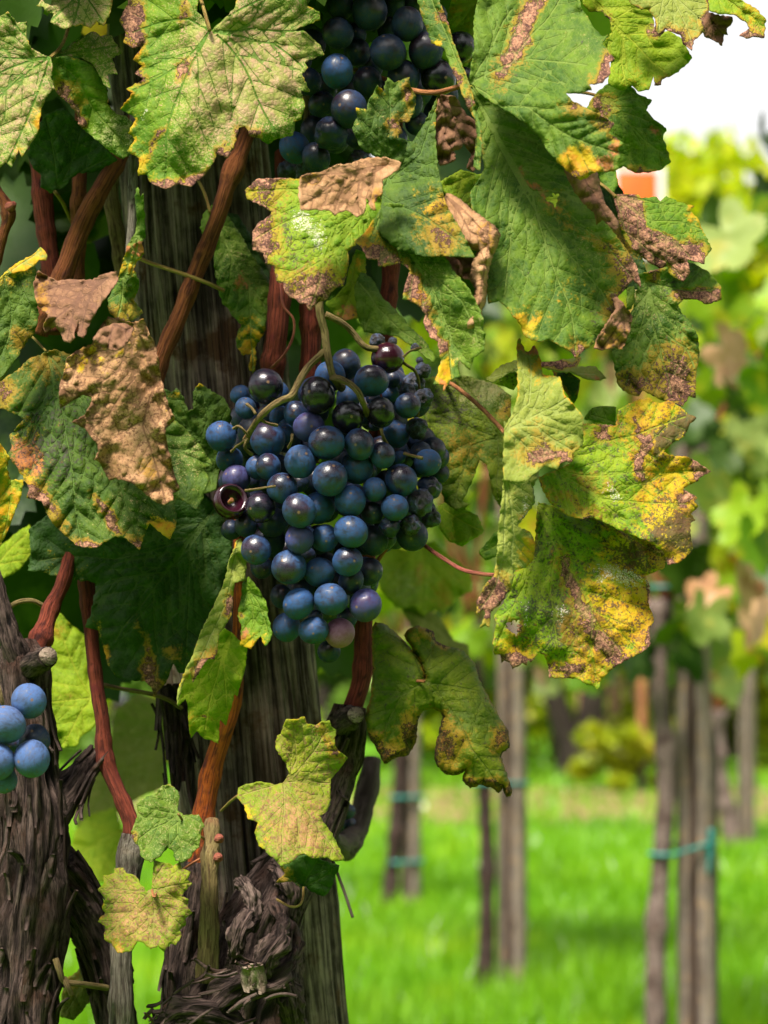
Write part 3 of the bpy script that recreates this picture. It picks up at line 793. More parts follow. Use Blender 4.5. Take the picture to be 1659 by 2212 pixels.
plant_tie('upper green tie on the tan post', [(P(862, 0, 7.5).x, 7.5, .034), (P(888, 0, 7.55).x, 7.55, .045)], EYE + (HZ - 1722) / FOC * 7.5, r=.007)
plant_tie('lower green tie on the tan post', [(P(858, 0, 7.5).x, 7.5, .034), (P(888, 0, 7.55).x, 7.55, .045)], EYE + (HZ - 1862) / FOC * 7.5, r=.007)
rq = random.Random(77)
for k in range(26): row_leaf(vine_mid, P(rq.uniform(1010, 1180), rq.uniform(600, 820), rq.uniform(4.95, 5.6)), rq.uniform(.9, 1.3), rq, pick(rq, (4, 2.5, 2, .6, 1)))
# next row to the right
row_vine('crooked far vine beside the far post at the right edge', (P(1585, 0, 11).x, 11, 0), (P(1548, 0, 11).x, 11, .8), 110, ((1.5, 2.9), (10.8, 11.8), (.95, 2.0)), 25, rad=.045, mat='paletrunk', wts=(4, 2.5, 2.5, .6, 1), mid=[(P(1570, 0, 11).x, 11, .25), (P(1550, 0, 11).x, 11, .5)])
row_post('far tan post at the right edge', (P(1612, 0, 11.3).x, 11.3, 0), 1.6, .050, 34)
# the near row going on behind
row_vine('second vine of the near row, behind the weathered post', (-.42, 2.3, 0), (-.40, 2.3, .85), 150, ((-.75, -.02), (1.75, 2.7), (.80, 1.65)), 26, rad=.025, mat='bark', wts=(4, .8, .8, .05, 6), holes=lambda p: (CX + p.x / p.y * FOC) > 690)
row_vine('third vine of the near row, seen in the gap at lower left', (-.72, 3.6, 0), (-.70, 3.6, .85), 110, ((-1.2, -.12), (3.2, 4.2), (.66, 1.75)), 27, rad=.028, mat='bark', wts=(5, 3, 2, .5, 2))

# ------------------------------------------------------------------ trees, hedge, fence and house at the back
def crown_mesh(n, lobes, size, seed):
    r = np.random.RandomState(seed); 
    wt = np.array([l[3] ** 2 for l in lobes]); idx = r.choice(len(lobes), n, p=wt / wt.sum())
    L = np.array(lobes)[idx]
    d = r.normal(size=(n, 3)); d /= np.linalg.norm(d, axis=1)[:, None]
    c = L[:, :3] + d * (L[:, 3] * (.55 + .5 * r.rand(n) ** .6))[:, None] * np.array([1, 1, .85])
    a = r.normal(size=(n, 3)); a /= np.linalg.norm(a, axis=1)[:, None]
    b = np.cross(a, r.normal(size=(n, 3))); b /= np.linalg.norm(b, axis=1)[:, None]
    s = size * (.6 + .8 * r.rand(n))[:, None]
    V = np.stack([c - a * s, c - b * s * .55, c + a * s, c + b * s * .55], 1).reshape(-1, 3)
    return mesh_np('crown', V, np.arange(n * 4).reshape(-1, 4))
def tree_leaf_mat(name, a, b, c):
    t = NT(name); oc = t.objc()
    n = t.noise(oc, .8, 4, .6); n2 = t.noise(oc, 6, 3, .7)
    col = t.mix(t.ss(n, .38, .62), a, b); col = t.mix(t.ss(n2, .56, .7), col, c)
    return t.bsdf(col, .5, .25, None, .35, t.hsv(col, .5, 1.1, 1.4))
TM = [tree_leaf_mat('tree_yellow_green', (.26, .36, .004), (.38, .42, .005), (.50, .34, .01)),
      tree_leaf_mat('tree_mid_green', (.06, .13, .015), (.11, .20, .02), (.16, .22, .03)),
      tree_leaf_mat('tree_grey_green', (.11, .15, .08), (.17, .21, .12), (.2, .2, .1)),
      tree_leaf_mat('shrub_yellow', (.15, .22, .004), (.26, .30, .006), (.32, .20, .02))]
def tree(label, base, trunk_h, lobes, n, size, mat, seed, rad=.2, kind='tree', fork=None):
    e = empty(kind, label, kind, base)
    b = Vector(base)
    if fork:
        for nm, pp, rr in fork: tube(nm, [Vector(q) for q in pp], rr, WM['darkwood'], e, seg=18, n=24, lump=.12, ridge=.12, rfreq=10, seed=seed)
    else:
        tube('trunk', [b + Vector((0, 0, -.1)), b + Vector((.06 * trunk_h * .2, 0, trunk_h * .5)), b + Vector((0, 0, trunk_h))], [rad * 1.3, rad, rad * .7], WM['darkwood'], e, seg=14, n=14, lump=.1)
        rr_ = random.Random(seed)
        for l in lobes[:4]: tube('limb', [b + Vector((0, 0, trunk_h * .9)), b + Vector((l[0] * .5, l[1] * .5, (trunk_h + l[2]) * .5)), b + Vector((l[0], l[1], l[2]))], [rad * .6, rad * .4, rad * .15], WM['darkwood'], e, seg=8, n=8)
    me = crown_mesh(n, [(b.x + l[0], b.y + l[1], l[2], l[3]) for l in lobes], size, seed)
    o = link('crown', me, TM[mat], e, smooth=False); o['kind'] = 'stuff'
def lobes(seed, n, rx, ry, z0, z1, r0, r1):
    q = random.Random(seed); return [(q.uniform(-rx, rx), q.uniform(-ry, ry), q.uniform(z0, z1), q.uniform(r0, r1)) for _ in range(n)]
xT = P(1242, 0, 23.6).x
tree('old tree whose dark trunk forks in a V near the ground, beyond the track', (xT, 23.6, 0), 3, lobes(41, 10, 3.0, 1.6, 3.2, 5.2, .8, 1.3), 5200, .15, 1, 41,
     fork=[('trunk', [(xT + .02, 23.6, -.1), (xT + .02, 23.6, .2), (xT + .02, 23.6, .52)], [.29, .24, .23]),
           ('trunk_fork', [(xT - .02, 23.6, .36), (xT - .17, 23.6, .75), (xT - .31, 23.6, 1.35), (xT - .5, 23.5, 2.3), (xT - .8, 23.4, 3.6)], [.17, .145, .13, .11, .08]),
           ('trunk_fork', [(xT + .04, 23.6, .36), (xT + .17, 23.6, .75), (xT + .24, 23.6, 1.35), (xT + .34, 23.6, 2.3), (xT + .6, 23.8, 3.8)], [.19, .165, .15, .13, .09])])
for k, (px, Y, top, mt, lb) in enumerate([
        (1455, 34, 12.0, 0, 'tall bright yellow-green tree at the right, below the white sky'), (1330, 46, 14.5, 0, 'pale yellow-green tree behind the orange panel'), (1215, 37, 12.0, 0, 'yellow-green tree left of the orange panel'), (1560, 40, 12.2, 0, 'yellow-green tree partly behind the blurred vine leaves at the right edge'),
        (1090, 31, 11.0, 1, 'tall green tree left of the orange panel, behind the middle vines'), (980, 36, 9.5, 1, 'green tree behind the middle of the vineyard'), (700, 33, 9.0, 1, 'green tree hidden behind the main bunch'), (420, 36, 9.5, 0, 'yellow-green tree behind the near leaves on the left'), (120, 34, 9.0, 1, 'green tree behind the left vine'),
        (1690, 52, 15.5, 2, 'faint grey-green treetop at the upper right edge')]):
    x = P(px, 0, Y).x
    tree(lb, (x, Y, 0), top * .35, lobes(50 + k, 11, 2.2, 1.5, top * .30, top * .92, 1.0, 1.8), 5200, .22, mt, 60 + k)
for k, (px, Y, wd, ht, lb) in enumerate([(1385, 20.5, .62, .70, 'low yellow-green shrub beside the track'), (1560, 25, 1.6, 2.2, 'yellow-green bush behind the far post'), (1360, 30, 1.7, 2.8, 'yellowish bush behind the fence'), (1130, 44, 5, 4.6, 'pale yellow-green bushes far behind the forked tree'), (760, 44, 4.5, 4.4, 'pale yellow-green bushes far behind the tan post'), (1620, 45, 4.5, 5.0, 'far yellow-green bushes at the right edge'), (240, 27, 2.4, 2.4, 'green bush beyond the track on the left'), (640, 28, 2.4, 2.4, 'green bush straight behind the weathered post')]):
    x = P(px, 0, Y).x
    tree(lb, (x, Y, 0), ht * .4, lobes(80 + k, 12, wd * 1.0, .7, ht * .10, ht * .85, ht * .14, ht * .30), 1500 if ht < 1 else 4200, .07 if ht < 1 else .16, (3, 3, 3, 0, 0, 0, 1, 1)[k], 90 + k, rad=.05, kind='shrub')
fe = empty('fence', 'low brown picket fence beyond the track', 'fence', (P(1380, 0, 26.5).x, 26.5, 0))
fm = plain('brown_fence_wood', (.30, .175, .105), .85, .2, .3, 9)
def box(name, lo, hi, mat, parent, bev=.0):
    (x0, y0, z0), (x1, y1, z1) = lo, hi
    V = [(x0, y0, z0), (x1, y0, z0), (x1, y1, z0), (x0, y1, z0), (x0, y0, z1), (x1, y0, z1), (x1, y1, z1), (x0, y1, z1)]
    o = link(name, mesh_np(name, V, [(0, 3, 2, 1), (4, 5, 6, 7), (0, 1, 5, 4), (1, 2, 6, 5), (2, 3, 7, 6), (3, 0, 4, 7)]), mat, parent, smooth=False)
    if bev: b = o.modifiers.new('edge', 'BEVEL'); b.width = bev; b.segments = 2
    return o
fx0, fx1 = P(1255, 0, 26.5).x, P(1530, 0, 26.5).x
rf = random.Random(8)
for k in range(5): x = fx0 + (fx1 - fx0) * k / 4; box('post', (x - .05, 26.46, -.1), (x + .05, 26.56, 1.46), fm, fe, .006)
for z in (.45, 1.22): box('rail', (fx0, 26.42, z), (fx1, 26.458, z + .08), fm, fe, .005)
for k in range(15): x = fx0 + .07 + (fx1 - fx0 - .1) * k / 15; box('picket', (x - .025, 26.395, .12), (x + .025, 26.418, 1.36 + rf.uniform(-.04, .04)), fm, fe, .004)
YS = 21.0
sx = P(1388, 0, YS).x
se = empty('sign', 'orange panel in a pale grey frame on a tall pole at the upper right', 'sign', (sx, YS, 0))
zt = EYE + (HZ - 362) / FOC * YS; zb = EYE + (HZ - 560) / FOC * YS
x0, x1 = P(1318, 0, YS).x, P(1434, 0, YS).x
fr_, or_, po_ = plain('pale_grey_frame', (.46, .43, .45), .6, .3, .06, 4), plain('orange_paint', (.46, .070, .004), .6, .2, .12, 5), plain('rusty_pole', (.20, .085, .035), .8, .2, .3, 12)
tube('pole', [(sx, YS + .06, -.1), (sx, YS + .06, 3.2), (sx, YS + .06, zt - .1)], [.05, .047, .045], po_, se, seg=16, n=12, lump=.0)
box('panel', (x0 + .07, YS - .03, zb + .06), (x1 - .07, YS - .012, zt - .06), or_, se, .004)
for a_, b_ in (((x0, YS - .04, zb), (x0 + .067, YS + .01, zt)), ((x1 - .067, YS - .04, zb), (x1, YS + .01, zt)), ((x0 + .069, YS - .04, zt - .057), (x1 - .069, YS + .01, zt)), ((x0 + .069, YS - .04, zb), (x1 - .069, YS + .01, zb + .057))):
    box('frame', a_, b_, fr_, se, .006)
box('back_plate', (x0 + .07, YS - .010, zb + .06), (x1 - .07, YS + .008, zt - .06), fr_, se)
# added unseen row behind the camera, put in to block low light from that side
for k, (x, lb) in enumerate(((-1.5, 'leftmost'), (-.3, 'second from the left'), (.9, 'third from the left'), (2.1, 'rightmost'))):
    vb = empty('grapevine', lb + ' added vine behind the photographer, unseen, blocking low light', 'grapevine', (x, -1.7, 0), 'added unseen vines that block light from behind the photographer')
    tube('trunk', [(x, -1.7, -.05), (x + .02, -1.7, .4), (x, -1.7, .9)], [.03, .025, .022], WM['bark'], vb, seg=14, n=14)
    cm = crown_mesh(2600, [(x + dx, -1.7 + dy, z, .32) for dx, dy, z in ((-.45, .05, 1.0), (0, -.05, 1.05), (.45, .05, 1.0), (-.4, 0, 1.4), (.05, .05, 1.5), (.45, -.05, 1.4), (-.2, 0, .75), (.25, 0, .75), (-.3, 0, 1.75), (.2, 0, 1.8))], .055, 300 + k)
    o = link('crown', cm, TM[1], vb, smooth=False); o['kind'] = 'stuff'
# ------------------------------------------------------------------ the near row: weathered post, two old vines
VM = empty('grapevine', 'old vine with a twisted trunk against the weathered post, bearing the main bunch', 'grapevine', (P(520, 0, .97).x, .97, 0))
VL = empty('grapevine', 'old vine with a shaggy dark trunk at the left edge', 'grapevine', (P(60, 0, .93).x, .93, 0))
def post_profile(A, vl, r0):
    d = 1 + .045 * np.cos(2 * A + .6) + .03 * np.cos(5 * A + 1)
    for a0, wd, dp, s in ((4.6, .045, .30, 11), (5.05, .03, .26, 12), (4.2, .03, .2, 13), (3.4, .03, .2, 14), (5.5, .03, .22, 15), (4.98, .014, .1, 16), (4.35, .05, .20, 1), (5.25, .035, .14, 2), (3.75, .045, .16, 3), (4.85, .025, .09, 4), (2.9, .06, .2, 5), (5.8, .05, .18, 6), (4.05, .02, .08, 7)):
        c = a0 + .10 * fbm(np.stack([vl * 5, vl * 0 + s], 1), s, 3)
        d = d - dp * (.55 + .45 * vn(np.stack([vl * 9, vl * 0], 1), s + 20)) * np.exp(-(np.abs(np.mod(A - c + math.pi, 2 * math.pi) - math.pi) / wd))
    fine = fbm(np.stack([np.cos(A) * 14, np.sin(A) * 14, vl * 11], 1), 77, 3)
    return d + .05 * (.5 - np.abs(fine) * 2.2)
z0x = P(588, 2212, 1.04).x + (P(588, 2212, 1.04).x - P(452, 700, 1.04).x) * 1.53
pw = P(588, 2212, 1.04); pt = P(440, 560, 1.04)
dirn = (pt - pw); base_ = pw - dirn * ((pw.z + .06) / dirn.z)
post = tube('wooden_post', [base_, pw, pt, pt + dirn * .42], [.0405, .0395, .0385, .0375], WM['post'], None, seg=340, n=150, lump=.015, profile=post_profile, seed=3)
post['label'] = 'thick weathered grey post with cracked grain behind the main bunch'; post['category'] = 'post'

def rads(l): return [r / FOC * .95 for r in l]
def limb(name, parent, tag, pts, rr, mat, seg=48, n=None, ridge=.20, lump=.14, rfreq=14, seed=1, **k):
    return tube(name, PP(tag, pts), [r / FOC * p[2] for r, p in zip(rr, pts)], WM[mat], parent, seg=seg, n=n or 90, ridge=ridge, lump=lump, rfreq=rfreq, seed=seed, **k)
G0 = EYE * FOC
# main vine trunk, from the ground up to the pruned head on the right of the post
yb = lambda Y: HZ + (EYE + .05) / Y * FOC
limb('trunk', VM, '.', [(470, yb(.955), .955), (480, 3300, .955), (468, 2500, .955), (500, 2230, .955), (548, 2050, .958), (590, 1940, .962), (648, 1840, .972), (700, 1740, .985), (728, 1650, .99), (748, 1575, .985), (757, 1525, .985)],
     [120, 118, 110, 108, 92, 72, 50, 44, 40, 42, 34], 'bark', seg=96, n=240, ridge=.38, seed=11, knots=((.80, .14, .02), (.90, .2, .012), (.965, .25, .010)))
limb('trunk_arm', VM, '.', [(400, 2560, .965), (392, 2300, .965), (405, 2120, .96), (420, 2000, .958), (428, 1900, .957), (430, 1862, .957)], [60, 58, 52, 40, 32, 26], 'bark', seg=64, n=90, seed=12)
limb('trunk_arm', VM, '.', [(250, 2520, .95), (262, 2280, .95), (262, 2160, .95), (262, 2040, .952), (276, 1930, .955), (280, 1850, .957), (284, 1800, .957)], [40, 32, 26, 23, 22, 24, 20], 'greycane', seg=40, n=80, ridge=.10, seed=13, knots=((.93, .3, .008),))
limb('trunk_arm', VM, '.', [(446, 2120, .93), (452, 2000, .928), (452, 1905, .93), (456, 1830, .935), (459, 1770, .94)], [24, 22, 17, 15, 11], 'rachis', seg=28, n=40, ridge=.06, seed=14, knots=((.75, .4, .006), (.95, .5, .005)))
limb('side_branch', VM, '.', [(804, 1645, 1.13), (796, 1690, 1.12), (778, 1770, 1.10), (757, 1815, 1.08), (728, 1828, 1.05), (700, 1800, 1.01)], [20, 22, 24, 26, 26, 24], 'darkwood', seg=28, n=40, ridge=.06, seed=15, knots=((.12, .15, .01), (.6, .2, .01)))
# left vine
limb('trunk', VL, '.', [(50, yb(.935), .935), (70, 3200, .935), (60, 2500, .935), (50, 2230, .935), (60, 2050, .935), (74, 1900, .935), (76, 1760, .935), (66, 1640, .935), (56, 1540, .935), (50, 1450, .937), (36, 1395, .94)],
     [100, 92, 80, 72, 66, 70, 60, 52, 50, 54, 38], 'bark', seg=96, n=240, ridge=.38, seed=16, knots=((.83, .12, .02), (.95, .15, .014)))
limb('trunk_arm', VL, '.', [(60, 1460, .935), (30, 1400, .93), (8, 1320, .93), (-14, 1240, .935), (-30, 1150, .95)], [34, 26, 18, 15, 14], 'bark', seg=48, n=60, seed=17)
limb('trunk_arm', VL, '.', [(110, 1760, .94), (150, 1705, .95), (176, 1668, .962), (204, 1632, .97)], [40, 34, 30, 24], 'bark', seg=40, n=50, seed=18)
limb('trunk_arm', VL, '.', [(110, 1870, .95), (160, 1930, .96), (205, 2010, .965), (240, 2130, .97), (262, 2300, .975)], [60, 52, 46, 44, 44], 'bark', seg=56, n=70, seed=19)
limb('pruning_stub', VL, '.', [(64, 1440, .93), (84, 1428, .918), (104, 1418, .905)], [30, 26, 22], 'bark', seg=32, n=20, seed=20)
tube('cut_face', PP('.', [(103, 1418.5, .9058), (105.5, 1417.3, .9042)]), [.0043, .0041], WM['cut'], VL, seg=24, n=3, lump=.08)
limb('pruning_stub', VM, '.', [(745, 1560, .975), (757, 1552, .958), (768, 1545, .945)], [28, 25, 20], 'bark', seg=28, n=16, seed=21)
tube('cut_face', PP('.', [(767, 1546, .9462), (770, 1543.5, .9438)]), [.0040, .0038], WM['cut'], VM, seg=24, n=3, lump=.08)

# canes
def cane(par, pts, rr, mat, knots=(), seed=1, seg=20):
    q = random.Random(seed + 500); knots = list(knots) + [(f + q.uniform(-.03, .03), q.uniform(.10, .2), .0035) for f in (.08, .24, .38, .53, .69, .85)]
    tube('cane', PP('.', pts), [r / FOC * p[2] for r, p in zip(rr, pts)], WM[mat], par, seg=seg, n=90, lump=.07, ridge=.035, rfreq=12, seed=seed, knots=knots)
cane(VL, [(72, 1420, .945), (92, 1370, .95), (112, 1310, .955), (138, 1252, .96), (168, 1120, .975), (180, 960, .985)], [20, 18, 17, 15, 14, 13], 'canered', ((.1, .3, .006),), 1)
cane(VM, [(284, 1806, .957), (284, 1780, .957), (258, 1715, .96), (228, 1640, .965), (221, 1560, .967), (208, 1470, .97), (190, 1300, .975), (176, 1100, .985), (170, 900, .99)], [20, 19, 16, 17, 16, 15, 16, 14, 12], 'canered', ((.19, .28, .005), (.6, .2, .006)), 2)
cane(VM, [(428, 1890, .957), (437, 1787, .956), (456, 1670, .956), (480, 1590, .957), (502, 1520, .958), (514, 1400, .955), (517, 1280, .95), (516, 1180, .96), (510, 1000, .985)], [24, 23, 22, 20, 19, 13, 12, 11, 10], 'caneorange', ((.12, .2, .006), (.45, .12, .006)), 3)
cane(VM, [(757, 1540, .985), (772, 1500, .985), (783, 1450, .988), (786, 1350, .99), (790, 1230, .99), (806, 1000, .99), (830, 760, .985), (843, 600, .985), (850, 460, .985), (856, 250, .99)], [22, 20, 20, 19, 18, 17, 17, 17, 16, 15], 'canered', ((.12, .12, .006), (.5, .2, .006), (.75, .2, .006)), 4)
cane(VM, [(580, 1060, .985), (582, 900, .98), (590, 780, .972), (600, 690, .968), (607, 610, .968), (612, 480, .975), (610, 330, .985)], [22, 23, 24, 24, 21, 18, 17], 'canered', ((.60, .25, .008),), 5)
cane(VM, [(668, 1000, .99), (670, 850, .988), (672, 700, .985), (672, 610, .985), (676, 450, .99)], [22, 22, 22, 21, 20], 'canered', ((.6, .2, .008),), 6)
cane(VM, [(330, 860, .955), (348, 775, .952), (380, 700, .95), (415, 612, .948), (470, 470, .946), (496, 388, .945), (533, 292, .948), (570, 180, .96), (590, 60, .975)], [17, 18, 18, 18, 17.5, 18, 17, 16, 15], 'cane', ((.58, .28, .006), (.16, .12, .006)), 7)
cane(VL, [(84, 720, .965), (110, 650, .96), (135, 596, .958), (181, 478, .957), (226, 395, .96), (262, 330, .968), (300, 240, .98)], [21, 21, 21, 20, 19, 18, 17], 'cane', ((.45, .12, .006),), 8)
cane(VL, [(160, 720, .985), (166, 600, .982), (169, 500, .98), (172, 370, .98), (178, 200, .985)], [16, 16, 16, 15.5, 15], 'cane', ((.5, .15, .006),), 9)
cane(VL, [(124, 720, .995), (112, 590, .995), (96, 470, .995), (84, 350, .995), (60, 180, 1.0)], [20, 20, 20, 19, 18], 'canered', ((.5, .15, .006),), 10)
cane(VL, [(-60, 330, .95), (-10, 405, .95), (18, 458, .95), (6, 510, .952), (-14, 580, .955), (-60, 660, .96)], [9, 10, 11, 10, 10, 10], 'cane', ((.42, .5, .004),), 11)
cane(VL, [(14, 452, .95), (24, 446, .947), (31, 439, .945)], [6, 6, 4], 'petred', (), 12)
cane(VM, [(290, 240, .93), (288, 340, .918), (285, 460, .915), (277, 590, .915), (270, 670, .92), (268, 760, .94)], [9, 9.5, 9, 8.5, 8, 7], 'greycane', ((.35, .2, .005),), 13)
cane(VL, [(238, 300, 1.0), (240, 420, 1.0), (252, 500, .998), (262, 570, .998), (266, 680, 1.0)], [16, 16, 16, 16, 15], 'rachis', (), 14)
# tendrils and loose stalks
def twig(par, pts, r, mat, name='tendril'):
    tube(name, PP('.', pts), [r / FOC * p[2] for p in pts], WM[mat], par, seg=9, n=50, lump=.06)
twig(VM, [(606, 612, .945), (612, 660, .943), (634, 690, .942), (632, 730, .943), (612, 768, .944), (585, 795, .95)], 2.8, 'petred')
twig(VL, [(296, 556, .955), (330, 570, .95), (390, 590, .946), (440, 608, .944), (484, 628, .95)], 4.4, 'petiole', 'stalk')
twig(VL, [(224, 1480, .985), (262, 1488, .985), (330, 1500, .985), (364, 1512, .985), (392, 1530, .99)], 5, 'rachis', 'stalk')
twig(VL, [(-10, 1340, .95), (10, 1322, .95), (36, 1302, .95), (70, 1298, .952), (96, 1310, .955)], 5.5, 'rachis', 'stalk')
twig(VM, [(890, 1150, .95), (916, 1177, .93), (956, 1205, .915), (998, 1230, .89), (1040, 1240, .872), (1068, 1242, .862)], 4.6, 'petred', 'stalk')
twig(VM, [(786, 1260, .975), (815, 1213, .965), (834, 1186, .958), (853, 1163, .952), (890, 1150, .95)], 4.6, 'petred', 'stalk')
twig(VM, [(716, 1850, .985), (728, 1884, .98), (745, 1930, .978), (762, 1982, .975)], 3.4, 'darkwood', 'twig')
twig(VL, [(120, 2072, .92), (128, 2095, .918), (140, 2120, .92), (176, 2126, .925), (232, 2134, .94)], 7, 'rachis', 'stalk')
twig(VL, [(138, 2112, .92), (146, 2130, .918), (154, 2148, .92)], 6, 'rachis', 'stalk')
for (x, y, Y) in ((472, 1812, .93), (470, 1853, .93)):
    tube('bud', [P(x - 4, y + 3, Y), P(x + 2, y - 1, Y - .003), P(x + 7, y - 4, Y - .005)], [.0014, .0024, .0008], WM['petred'], VM, seg=12, n=8)

# shaggy bark: slivers lifting off the trunks and the post
def flakes(par, tag, path, rr, n, seed, mat='flake', ln=(.015, .05), wd=(.0015, .006), name='bark', front=True, lift=.004):
    rng = random.Random(seed); pts = PP(tag, path); c = catmull(pts, 80); slivers = []
    rad = [r / FOC * p[2] for r, p in zip(rr, path)]
    pc = [0.0]
    for a, b in zip(pts[:-1], pts[1:]): pc.append(pc[-1] + (b - a).length)
    cc = [0.0]
    for a, b in zip(c[:-1], c[1:]): cc.append(cc[-1] + (b - a).length)
    for _ in range(n):
        s0 = rng.uniform(0, cc[-1]); L = rng.uniform(*ln); a0 = rng.uniform(-1.5, 1.5) if front else rng.uniform(0, 6.28)
        sp = []; side = None; m = 6; drift = rng.uniform(-.5, .5); up = rng.choice((-1, 1)); lf = rng.uniform(.1, 1) ** 2 * lift
        for k in range(m):
            f = k / (m - 1); s = min(max(s0 + (f - .5) * L, 0), cc[-1] - 1e-6)
            i = np.searchsorted(cc, s) - 1; i = max(0, min(i, len(c) - 2))
            p = c[i].lerp(c[i + 1], (s - cc[i]) / max(cc[i + 1] - cc[i], 1e-9)); tg = (c[i + 1] - c[i]).normalized()
            r_ = np.interp(s, np.array(pc) / pc[-1] * cc[-1], rad)
            fr = Vector((0, -1, 0)); fr = (fr - tg * fr.dot(tg)).normalized(); sd_ = tg.cross(fr)
            an = a0 + drift * (f - .5) * .5
            nrm = fr * math.cos(an) + sd_ * math.sin(an)
            e = f if up > 0 else 1 - f
            sp.append(p + nrm * (r_ * 1.02 + .0012 + lf * (e ** 3) * 2.2)); side = sd_ * math.cos(an) - fr * math.sin(an)
        slivers.append((sp, side.normalized(), rng.uniform(*wd), rng.uniform(.0006, .0016)))
    strips_mesh(name, slivers, WM[mat], par, 'stuff')
flakes(VM, '.', [(480, 2400, .955), (500, 2230, .955), (548, 2050, .958), (590, 1940, .962), (648, 1840, .972), (700, 1740, .985), (728, 1650, .99), (748, 1575, .985)], [110, 108, 92, 72, 50, 44, 40, 40], 36, 1, wd=(.002, .006), ln=(.006, .026), lift=.003)
flakes(VM, '.', [(400, 2400, .965), (392, 2300, .965), (405, 2120, .96), (420, 2000, .958), (428, 1900, .957)], [60, 58, 52, 40, 32], 22, 2, wd=(.002, .005), ln=(.008, .026), lift=.003)
flakes(VL, '.', [(62, 2400, .935), (50, 2230, .935), (60, 2050, .935), (74, 1900, .935), (76, 1760, .935), (66, 1640, .935), (56, 1540, .935), (46, 1430, .94)], [78, 71, 66, 70, 60, 52, 50, 48], 48, 3, wd=(.0015, .006), ln=(.006, .03), lift=.004)
flakes(VL, '.', [(110, 1870, .95), (160, 1930, .96), (205, 2010, .965), (240, 2130, .97)], [60, 52, 46, 44], 16, 4, mat='bark', wd=(.002, .006), lift=.002)
flakes(VL, '.', [(110, 1760, .94), (150, 1705, .95), (176, 1668, .962), (204, 1632, .97)], [40, 34, 30, 24], 8, 5, wd=(.0015, .004), lift=.003)
flakes(VM, '.', [(392, 1760, 1.0), (384, 1650, 1.0), (376, 1560, 1.0), (370, 1480, 1.0)], [22, 24, 24, 22], 34, 6, mat='bark', ln=(.02, .05), lift=.003)
flakes(VM, '.', [(360, 2240, .92), (440, 2190, .905), (520, 2150, .90), (600, 2110, .91)], [60, 70, 60, 40], 50, 7, ln=(.004, .012), wd=(.001, .003), lift=.005)
# the pale chip where the bark has broken off
chip = []; rc = random.Random(12)
for k in range(8):
    x = 528 + k * 5.2; y0, y1 = 2092 + rc.uniform(-12, 9), 2140 + rc.uniform(-16, 12)
    chip.append(([P(x + 4 * f + rc.uniform(-1, 1), y0 + (y1 - y0) * f, .886 + .002 * rc.random() + .004 * f) for f in (0, .33, .66, 1)], Vector((1, 0, 0)), .0044, .0016))
strips_mesh('exposed_wood', chip, WM['cut'], VM)
def burl(pts, rr, seed, mat='bark'):
    limb('burl', VM, '.', pts, rr, mat, seg=64, n=110, ridge=.30, lump=.50, rfreq=12, seed=seed)
burl([(452, 2240, .915), (470, 2170, .905), (520, 2130, .90), (585, 2120, .90), (620, 2080, .91), (622, 2010, .925), (600, 1950, .94)], [34, 34, 30, 27, 26, 24, 18], 31)
burl([(640, 2230, .925), (628, 2160, .915), (612, 2110, .915), (610, 2050, .92)], [26, 25, 22, 16], 34)
burl([(350, 2230, .915), (400, 2190, .905), (450, 2185, .90), (500, 2205, .905), (540, 2240, .91)], [30, 32, 30, 28, 26], 35)
burl([(520, 1900, .925), (540, 1930, .915), (548, 1975, .912), (540, 2010, .915)], [12, 15, 17, 13], 36, 'flake')
burl([(600, 1870, .945), (625, 1895, .93), (636, 1935, .928), (628, 1985, .93)], [20, 24, 22, 16], 37)

burl([(560, 2120, .905), (575, 2070, .893), (604, 2030, .897), (612, 1990, .915)], [14, 27, 22, 12], 32)
burl([(505, 2075, .91), (512, 2030, .900), (530, 1990, .905), (560, 1960, .92)], [14, 20, 19, 12], 33)
